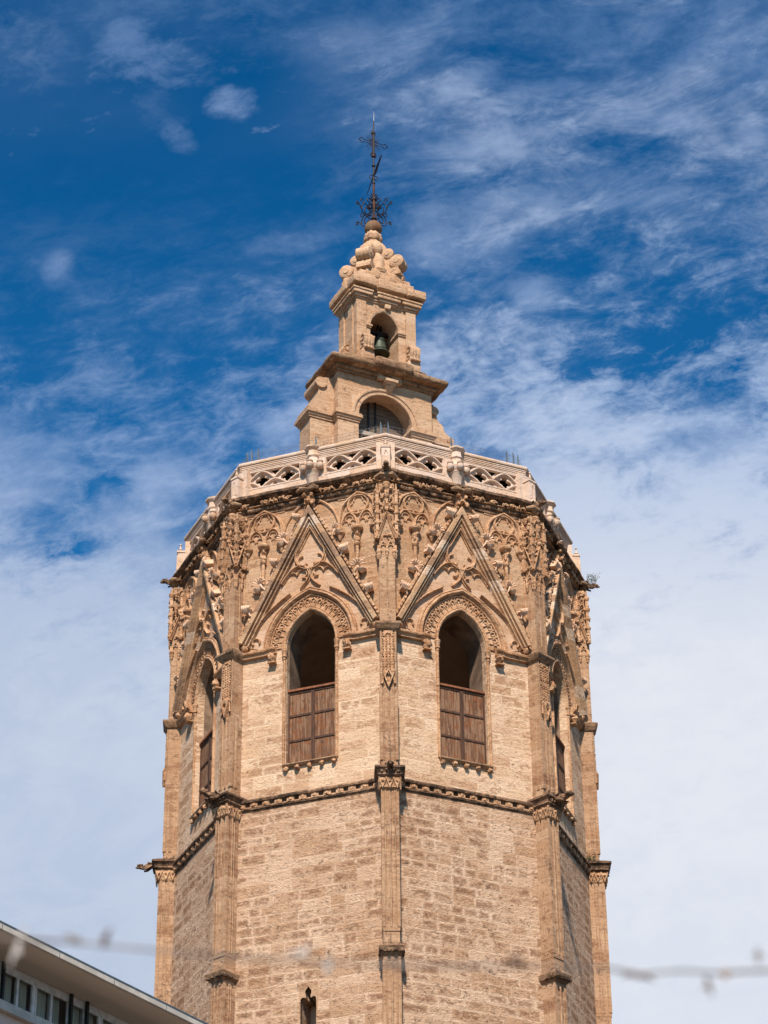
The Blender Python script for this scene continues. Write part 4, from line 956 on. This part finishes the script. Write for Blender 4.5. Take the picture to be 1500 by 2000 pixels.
# scroll consoles beside the opening
def scroll(c, w_, h_, sg):
    mb = MB(); pr = smooth([(-.30*h_, .5*h_), (.05, .50*h_), (.27*h_, .32*h_), (.30*h_, .0), (.22*h_, -.3*h_), (.36*h_, -.5*h_), (-.30*h_, -.5*h_)], 5)
    mb.plate(pr, [], lambda s, z: (c[0]-w_/2, c[1]-s, c[2]+z), lambda s, z: (c[0]+w_/2, c[1]-s, c[2]+z))
    for q in (-.3, 0, .3): mb.tube([(c[0]+q*w_, c[1]-p[0], c[2]+p[1]) for p in pr[4:24]], .035, 6)
    for sx in (-1, 1):
        mb.sweep(arc((0.08, .26*h_), .16*h_, 0, 330, 14), [(-.03, 0), (-.03, .04), (.03, .04), (.03, 0)], lambda s, d, z, sx=sx: (c[0]+sx*(w_/2+d), c[1]-s, c[2]+z))
        mb.sweep(arc((0.02, -.2*h_), .13*h_, 0, 330, 14), [(-.03, 0), (-.03, .04), (.03, .04), (.03, 0)], lambda s, d, z, sx=sx: (c[0]+sx*(w_/2+d), c[1]-s, c[2]+z))
    return mb
scroll((-1.02, -1.12, 64.0), .46, .85, 1).jitter(.01).build('scroll_console', 'turret', stage)
scroll((1.17, -1.12, 64.0), .46, .85, 1).jitter(.01).build('scroll_console', 'turret', stage)
for sg in (-1, 1):
    mb = scroll((0, 0, 0), .5, .95, 1); mb.v = [(sg*(1.40-y*.9) if False else sg*(1.42+(-y)), x, z+63.95) for x, y, z in mb.v]; mb.jitter(.01).build('scroll_console', 'turret', stage)
for q_, bx_ in enumerate(((-1.35, -.72, -1.3, -.8, 63.1, 63.58), (.85, 1.45, -1.3, -.8, 63.1, 63.58), (-1.9, -1.3, -.5, .5, 63.1, 63.55), (1.3, 1.85, -.5, .5, 63.1, 63.5))):
    mb = MB(); mb.rbox(*bx_, .25, .04, .02, q_+3); mb.build('console_plinth', 'turret', stage)
# bulbous stone finial with four big volutes
mb = MB(); SX = -.14
lob = lambda k, a: (lambda t: 1+a*abs(math.cos(t*k/2))**.6-a*.6)
mb.lathe([(.86, 68.26), (.90, 68.4), (.80, 68.5), (.70, 68.6), (.74, 68.9), (.72, 69.2), (.56, 69.42), (.50, 69.5), (.60, 69.62), (.63, 69.82), (.56, 70.05), (.44, 70.22), (.35, 70.32), (.33, 70.38), (.41, 70.44), (.42, 70.58), (.35, 70.62), (.38, 70.68), (.37, 70.78), (.28, 70.84), (.26, 70.95)], (SX, 0, 0), 40, PI/8, lob(8, .15))
mb.jitter(.014, 4); fin = mb.build('bulbous_finial', 'turret', stage, sharp=50)
for a in (45, 135, 225, 315):
    mb = MB(); d = Vector((math.cos(R(a)), math.sin(R(a)), 0)); t = Vector((-d.y, d.x, 0)); c = Vector((SX, 0, 0)); at = lambda r_, q, z: tuple(c+d*r_+t*q+Vector((0, 0, z)))
    for r_, z, rad, hw in ((.74, 69.46, .29, .25), (1.17, 68.94, .34, .30)):
        mb.tube([at(r_, -hw-.04, z), at(r_, -hw, z), at(r_, -.05, z), at(r_, -.02, z), at(r_, .02, z), at(r_, .05, z), at(r_, hw, z), at(r_, hw+.04, z)], [rad*.78, rad*.97, rad, rad*.88, rad*.88, rad, rad*.97, rad*.78], 16)
        for q in (-hw-.05, hw+.05): mb.tube([at(r_, q-.02, z), at(r_, q+.02, z)], rad*.4, 10)
    mb.plate([(.2, 68.3), (1.18, 68.3), (1.20, 68.95), (.85, 69.25), (.55, 69.6), (.2, 69.7)], [], lambda s, z: at(s, .22, z), lambda s, z: at(s, -.22, z))
    mb.plate([(.7, 68.2), (1.36, 68.2), (1.36, 68.36), (1.30, 68.40), (1.26, 68.58), (.7, 68.58)], [], lambda s, z: at(s, .33, z), lambda s, z: at(s, -.33, z))
    mb.jitter(.012, 3, a); mb.build('corner_volute', 'turret', fin, sharp=50)
mb = MB(); mb.lathe([(.36*math.sin(PI*i/12)+.002 if 0 < i < 12 else .06, 71.20-.40*math.cos(PI*i/12)) for i in range(13)], (SX+.02, 0, 0), 20, 0, None, 1.1, 1.1); mb.build('stone_ball', 'ball', fin)

# ------------------------------------------------------------------ wrought iron cross and vane (a thing of its own)
cross = empty('iron_cross', (0, 0, 0), R(26)); cross.location = Matrix.Rotation(R(26), 4, 'Z') @ Vector((-.08, 0, 71.55+ZO))
tag(cross, 'dark wrought iron cross with scrolls and a wind vane on the topmost ball', 'cross')
Z0 = 71.55
mb = MB(); mb.tube([(0, 0, 0), (0, 0, 2.2)], .055, 8); mb.build('lower_rod', 'iron_rust', cross)
mb = MB(); mb.tube([(0, 0, 2.2), (0, 0, 5.2), (.03, 0, 5.9)], [.042, .035, .02], 8)
for z, r_ in ((.25, .10), (1.35, .08), (2.25, .075), (3.25, .085), (3.8, .09), (5.15, .07)): mb.lathe([(.03, -.05), (r_, -.02), (r_, .02), (.03, .05)], (0, 0, z), 10)
mb.build('upper_rod', 'iron', cross)
mb = MB(); mb.tube([(.03, 0, 5.88), (.04, 0, 6.46)], [.02, .006], 6); mb.build('bright_tip', 'steel', cross)
mb = MB(); r_ = .017
zc = 4.58
for sg in (-1, 1):
    for dz_ in (-.065, .065): mb.tube([(0, 0, zc+dz_), (sg*.50, 0, zc+dz_)], r_, 5)
    mb.tube([(sg*.5, 0, zc+.065), (sg*.53, 0, zc+.14), (sg*.63, 0, zc+.12), (sg*.66, 0, zc+.04), (sg*.74, 0, zc), (sg*.66, 0, zc-.04), (sg*.63, 0, zc-.12), (sg*.53, 0, zc-.14), (sg*.5, 0, zc-.065)], .02, 5)
    for a in (35, 60): 
        for s2 in (-1, 1): mb.tube([(sg*.08, 0, zc+s2*.08), (sg*(.08+.3*math.cos(R(a))), 0, zc+s2*(.08+.3*math.sin(R(a)))), (sg*(.05+.3*math.cos(R(a))), 0, zc+s2*(.17+.3*math.sin(R(a))))], .012, 5)
    mb.tube([(sg*.065, 0, zc-.7), (sg*.065, 0, zc+.5), (sg*.13, 0, zc+.58), (0, 0, zc+.75)], .017, 5)
    mb.tube([(p[0]*sg, 0, p[1]) for p in arc((.0, 3.88), .13, -90, 90, 8)], .03, 6)
mb.tube([(p[0], 0, p[1]) for p in arc((0, zc), .22, 0, 360, 18)], .013, 5)
mb.tube([(p[0], 0, p[1]) for p in arc((0, zc+.56), .12, 0, 360, 12)], .016, 5)
mb.build('cross_arms', 'iron', cross)
mb = MB()
vd = Matrix.Rotation(-R(26), 3, 'Z') @ Vector((math.cos(R(76)), -math.sin(R(76)), 0))
vz = 2.68
mb.tube([vd*-1.35+Vector((0, 0, vz-.06)), vd*-.2+Vector((0, 0, vz))], [.012, .03], 6)
mb.tube([vd*-.2+Vector((0, 0, vz)), vd*1.3+Vector((0, 0, vz+.05))], [.03, .02], 6)
mb.plate([(.2, -.13), (.55, -.20), (.95, -.1), (1.55, -.02), (1.0, .05), (1.35, .16), (.85, .13), (.5, .2), (.2, .14)], [], lambda s, z: tuple(vd*s+Vector((0, 0, vz+z))), lambda s, z: tuple(vd*s+Vector((.02, 0, vz+z))))
for sg in (-1, 1): mb.tube([tuple(Vector((sg*(.11+.09*math.cos(R(a))), 0, vz-.1+.11*math.sin(R(a))))) for a in range(0, 361, 30)], .02, 5)
mb.build('wind_vane', 'iron', cross)
def spiral(c, r0, r1, a0, a1, n=18): return [(c[0]+(r0+(r1-r0)*i/n)*math.cos(R(a0+(a1-a0)*i/n)), c[1]+(r0+(r1-r0)*i/n)*math.sin(R(a0+(a1-a0)*i/n))) for i in range(n+1)]
for k in range(4):
    an = R(20+90*k); mb = MB(); pl = lambda p: (p[0]*math.cos(an), p[0]*math.sin(an), p[1])
    t = lambda pts, r=.024: mb.tube([pl(p) for p in pts], [r]*(len(pts)-2)+[r*.8, r*.7], 6)
    t(smooth([(.05, .18), (.35, .10), (.70, .22), (.86, .48), (.98, .60)], 5)+spiral((1.04, .54), .10, .03, 130, -250, 12))
    t(spiral((.42, .38), .34, .06, 250, -200, 24))
    t(smooth([(.78, .36), (.74, .62), (.55, .78), (.32, .70), (.12, .75), (.05, .62)], 5)); t(spiral((.76, .86), .16, .04, 230, -170, 12), .02)
    t(spiral((.30, 1.08), .21, .04, 260, -230, 20)); t(smooth([(.03, .75), (.16, .95), (.30, .87)], 4))
    t(spiral((.15, 1.45), .13, .03, 260, -180, 14), .02); t(smooth([(.03, 1.15), (.08, 1.3), (.14, 1.32)], 4), .02)
    t(spiral((.30, .58), .13, .03, 0, 330, 12), .018)
    for p in ((.33, .72), (.12, 1.0), (.10, 1.3)): mb.blob(pl(p), .05, .2, k, 6, 4)
    mb.build('scroll_bracket', 'iron', cross)

# ------------------------------------------------------------------ bell
bell = empty('bell', (0, 0, 0), R(26)); bell.location = Matrix.Rotation(R(26), 4, 'Z') @ Vector((.10, -.05, 64.42+ZO))
tag(bell, 'green bronze bell hanging in the upper arch of the stone bell gable', 'bell')
mb = MB(); pr = [(.44, 0), (.45, .03), (.40, .10), (.33, .22), (.29, .38), (.265, .60), (.25, .74), (.20, .82), (.08, .85)]
mb.lathe(pr, (0, 0, 0), 28); mb.lathe([(.40, .01), (.30, .25), (.24, .6), (.05, .75)], (0, 0, 0), 24)
for z, r_ in ((.12, .392), (.17, .37), (.62, .268), (.67, .262)): mb.lathe([(r_-.01, -.012), (r_+.012, 0), (r_-.01, .012)], (0, 0, z), 28)
mb.build('bell_body', 'bronze', bell)
mb = MB(); mb.box(-.14, .14, -.11, .11, .85, 1.02); mb.box(-.75, .75, -.07, .07, 1.02, 1.16); mb.box(-.10, -.04, -.07, .07, 1.16, 1.5); mb.box(.04, .10, -.07, .07, 1.16, 1.5); mb.build('yoke', 'iron', bell)
mb = MB(); mb.tube([(0, 0, .6), (.02, 0, -.05)], .025, 7); mb.blob((.02, 0, -.06), .07, .1); mb.build('clapper', 'iron', bell)
MB_ = empty('support_beam', (0, 0, 0), R(26)); tag(MB_, 'pale wooden beam crossing the upper arch behind the bell', 'beam')
MB_.location = Matrix.Rotation(R(26), 4, 'Z') @ Vector((0, .40, 65.62+ZO))
mb = MB(); mb.box(-.8, .7, -.08, .08, -.08, .08); mb.build('timber', 'beam', MB_)

# ------------------------------------------------------------------ safety net on posts along the terrace
fence = empty('safety_net', (0, 0, 53.4+ZO), TH); tag(fence, 'fine grey wire safety net on thin posts just behind the tower parapet', 'fence')
AF = 6.95
mb = MB(); r_ = AF*T8
for i in range(8): mb.box(-r_, r_, -AF-.004, -AF+.004, 1.42+i*.14-.003, 1.42+i*.14+.003)
nv = 36
for i in range(nv):
    s = -r_+2*r_*i/nv; mb.box(s-.0025, s+.0025, -AF-.003, -AF+.003, 1.3, 2.45)
net = mb.build('wire_mesh', 'wire', fence, (0, 0, 0), fa(0))
mb = MB(); mb.hexa([(-.03, -.02, 0), (.03, -.02, 0), (.03, .02, 0), (-.03, .02, 0)], [(-.03, -.02, 2.32), (.03, -.02, 2.32), (.03, .02, 2.32), (-.03, .02, 2.32)])
mb.hexa([(-.03, -.02, 2.32), (.03, -.02, 2.32), (.03, .02, 2.32), (-.03, .02, 2.32)], [(-.03, -.02, 2.58), (-.012, -.02, 2.58), (-.012, .02, 2.58), (-.03, .02, 2.58)])
pst = mb.build('post', 'zinc', fence, (-2.73, -AF, 0))
for k in FACES:
    if k: copy_tree(net, fence, fa(k))
    for s in (-2.73, -2.45, .0, 2.44, 2.73):
        if s == -2.45 and k >= 0 or s == 2.44 and k < 0: continue
        v = Matrix.Rotation(fa(k), 4, 'Z') @ Vector((s, -AF, 0))
        if k == FACES[0] and s == -2.73: o = pst; o.location = v; o.rotation_euler = (0, 0, fa(k))
        else: copy_tree(pst, fence, fa(k), v)

# ------------------------------------------------------------------ plants rooted in the masonry
PG = 'weeds rooted in the tower ledges'
def plant(name, label, loc, n, h_, spread, seed, twig=False):
    g = random.Random(seed); mb = MB()
    for i in range(n):
        a = g.uniform(0, 2*PI); L = h_*g.uniform(.45, 1); o_ = Vector((g.uniform(-1, 1)*spread, g.uniform(-1, 1)*spread*.5, 0))
        tip = o_+Vector((math.cos(a)*L*.6, math.sin(a)*L*.5, L)); mid = (o_+tip)/2+Vector((0, 0, .12*L))
        mb.tube([o_, mid, tip], [.007, .006, .003], 4)
        for q in range(4 if not twig else 2):
            p = o_.lerp(tip, g.uniform(.3, 1)); mb.blob(p+Vector((g.uniform(-.04, .04), g.uniform(-.04, .04), 0)), (.022, .022, .014), .4, seed+i*7+q, 5, 3)
    o = mb.build(name, 'leaf', None, loc); tag(o, label, 'plant', PG); return o
def world(rad, ang, z): a = -PI/2+TH+ang; return (rad*math.cos(a), rad*math.sin(a), z+ZO)
plant('weed_tuft', 'scraggly dry weeds growing on the upper right gargoyle of the tower', world(8.65, 2*S45, 53.12), 26, .48, .30, 3, True)
plant('weed_tuft', 'small green tuft on the ledge beside the lower left gargoyle', world(8.05, -2*S45+.045, 40.52), 16, .22, .1, 4)
plant('weed_tuft', 'larger green tuft on the ledge low on the right tower edge', world(8.0, 2*S45-.05, 40.52), 22, .36, .1, 5)

# ------------------------------------------------------------------ apartment block in the left foreground
BA = R(32.7); bd = Vector((math.sin(BA), math.cos(BA), 0)); bn = Vector((math.cos(BA), -math.sin(BA), 0))
house = empty('apartment_building', (0, 0, 0)); house.matrix_world = Matrix(((bd.x, bn.x, 0, 0), (bd.y, bn.y, 0, 0), (0, 0, 1, 0), (0, 0, 0, 1)))
# local x runs along the facade (away from the viewer), local y towards the street
tag(house, 'modern pinkish apartment block with a deep flat eave over a strip of windows', 'apartment building')
X0, X1 = -58.0, -26.0; HT = 22.4+1.6; FB = HT-.165; YF = 13.6; YW = 12.33
mb = MB(); mb.box(X0, X1-.8, YW-9, YW, 0, 19.0); mb.box(X0, X1-.8, YW-9, YW-.02, 19.0, 21.6); mb.build('outer_wall', 'render', house)
mb = MB(); mb.box(X0, X1, YF-.10, YF, FB, HT); eave = mb.build('eave_fascia', 'concrete', house)
mb = MB(); mb.box(X0, X1-.02, YW-9.3, YF-.10, FB+.012, HT-.02); mb.build('roof_slab', 'soffit', house)
mb = MB()
for i in range(16): x = X0+1.3+i*2.0; mb.box(x-.008, x+.008, YF-.02, YF+.003, FB, HT)
mb.box(X0, X1, YF-.02, YF+.012, HT-.022, HT+.006); mb.build('flashing', 'zinc', eave)
mb = MB()
for i in range(110):
    x = X0+16+i*.15
    if rng.random() < .75: mb.blob((x, YF-.08, HT+.01), (.05, .05, .028), .3, i, 6, 4)
mb.build('roof_tile_end', 'post', eave)
ZS_ = 21.37+1.6-.23; YS = YW+.42
mb = MB(); mb.box(X0, X1-.6, YW+.002, YS, ZS_-.21, ZS_); mb.build('balcony_edge', 'concrete', house)
mb = MB(); mb.box(X0, X1-.6, YW-.02, YS-.16, ZS_-3.4, ZS_-.21); mb.build('lower_wall', 'render', house)
# window strip: frame, panes and curtains
zt = FB-.06; zb = ZS_-.75
mb = MB(); mb.box(X0, X1-.8, YW-.05, YW+.01, zt-.09, zt+.06); mb.build('window_head', 'pvc', house)
x = -34.87-6*1.94*2; i = 0
while x < X1-2:
    wdt = (.57, .62, .50, .55)[i % 4]; a, b = x, x+wdt
    fm = MB(); fm.box(a, a+.036, YW-.06, YW, zb, zt-.09); fm.box(b-.036, b, YW-.06, YW, zb, zt-.09); fm.box(a+.036, b-.036, YW-.06, YW, zt-.125, zt-.09); fm.box(a+.036, b-.036, YW-.06, YW, zb, zb+.06)
    o = fm.build('window', 'pvc', house)
    fm = MB(); fm.box(a+.036, b-.036, YW-.045, YW-.035, zb+.06, zt-.125); fm.build('pane', 'glass', o)
    fm = MB(); n = 14; ys = [YW-.16+.025*math.sin(q*2.1+i) for q in range(n+1)]; k1 = 1.0 if i % 4 != 1 else .72
    fm.add([(a+.036+(b-a-.072)*k1*q/n, ys[q], z) for q in range(n+1) for z in (zb, zt)], [(2*q, 2*q+1, 2*q+3, 2*q+2) for q in range(n)]); fm.build('curtain', 'curtain', o)
    gap = (.0, .09, .0, .09)[i % 4]
    if gap:
        fm = MB(); fm.box(b+.004, b+gap-.004, YW-.07, YW-.01, zb, zt-.09); fm.build('window_mullion', 'pvc', house)
    x = b+gap; i += 1
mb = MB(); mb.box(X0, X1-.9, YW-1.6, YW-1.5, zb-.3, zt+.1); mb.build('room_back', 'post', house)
for u in (-40.9, -38.0, -35.19, -32.76, -32.17, -29.3, -28.6):
    mb = MB(); mb.box(u-.035, u+.035, YW+.03, YW+.10, zb, FB+.0); mb.build('sun_blind_post', 'post', house)

# ------------------------------------------------------------------ dry strand stretched close to the camera, far out of focus
def pix(x, y, d): 
    v = fwd+(x-750)/FPX*r2-(y-1000)/FPX*u2; return CAM+v.normalized()*d
strand = empty('dry_strand', pix(750, 1875, 5.5)); O = strand.location.copy()
tag(strand, 'thin pale dry strand with knots, blurred, stretched across the near foreground', 'strand')
pts = [pix(x, y, 5.5)-O for x, y in ((-500, 1815), (-100, 1828), (60, 1834), (150, 1841), (300, 1856), (450, 1868), (640, 1880), (760, 1884), (900, 1886), (1060, 1888), (1195, 1892), (1250, 1902), (1330, 1896), (1400, 1900), (1490, 1895), (1900, 1890))]
mb = MB(); mb.tube(pts, .0032, 6); mb.tube([p+Vector((0, .004, .003*math.sin(i*2.2))) for i, p in enumerate(pts)], .0022, 5); mb.build('stem', 'strand', strand)
def knot(x, y, r_, m_, seed):
    mb = MB(); p = pix(x, y, 5.5)-O; g = random.Random(seed+2); mb.blob(p, tuple(q*.75 for q in r_), .5, seed, 8, 6)
    for i in range(4):
        v = Vector((g.uniform(-1, 1)*r_[0]*1.9, 0, g.uniform(-1, 1)*r_[2]*2.4)); mb.tube([p-v*.3, p+v*.5+Vector((0, 0, .003)), p+v], [.0048, .0042, .002], 5)
    mb.build('knot', m_, strand)
for i, (x, y, rx_, rz_, m_) in enumerate(((35, 1848, .008, .022, 'knot_pale'), (150, 1836, .016, .007, 'strand'), (207, 1830, .007, .014, 'knot_brown'), (590, 1862, .018, .008, 'knot_pale'), (640, 1890, .010, .014, 'knot_pale'), (770, 1882, .018, .008, 'strand'),
     (1012, 1880, .014, .01, 'knot_brown'), (1250, 1906, .020, .006, 'knot_brown'), (1415, 1903, .010, .006, 'knot_orange'), (1480, 1866, .007, .02, 'strand'), (1385, 1925, .008, .014, 'strand'))):
    knot(x, y, (rx_, .008, rz_), m_, i)
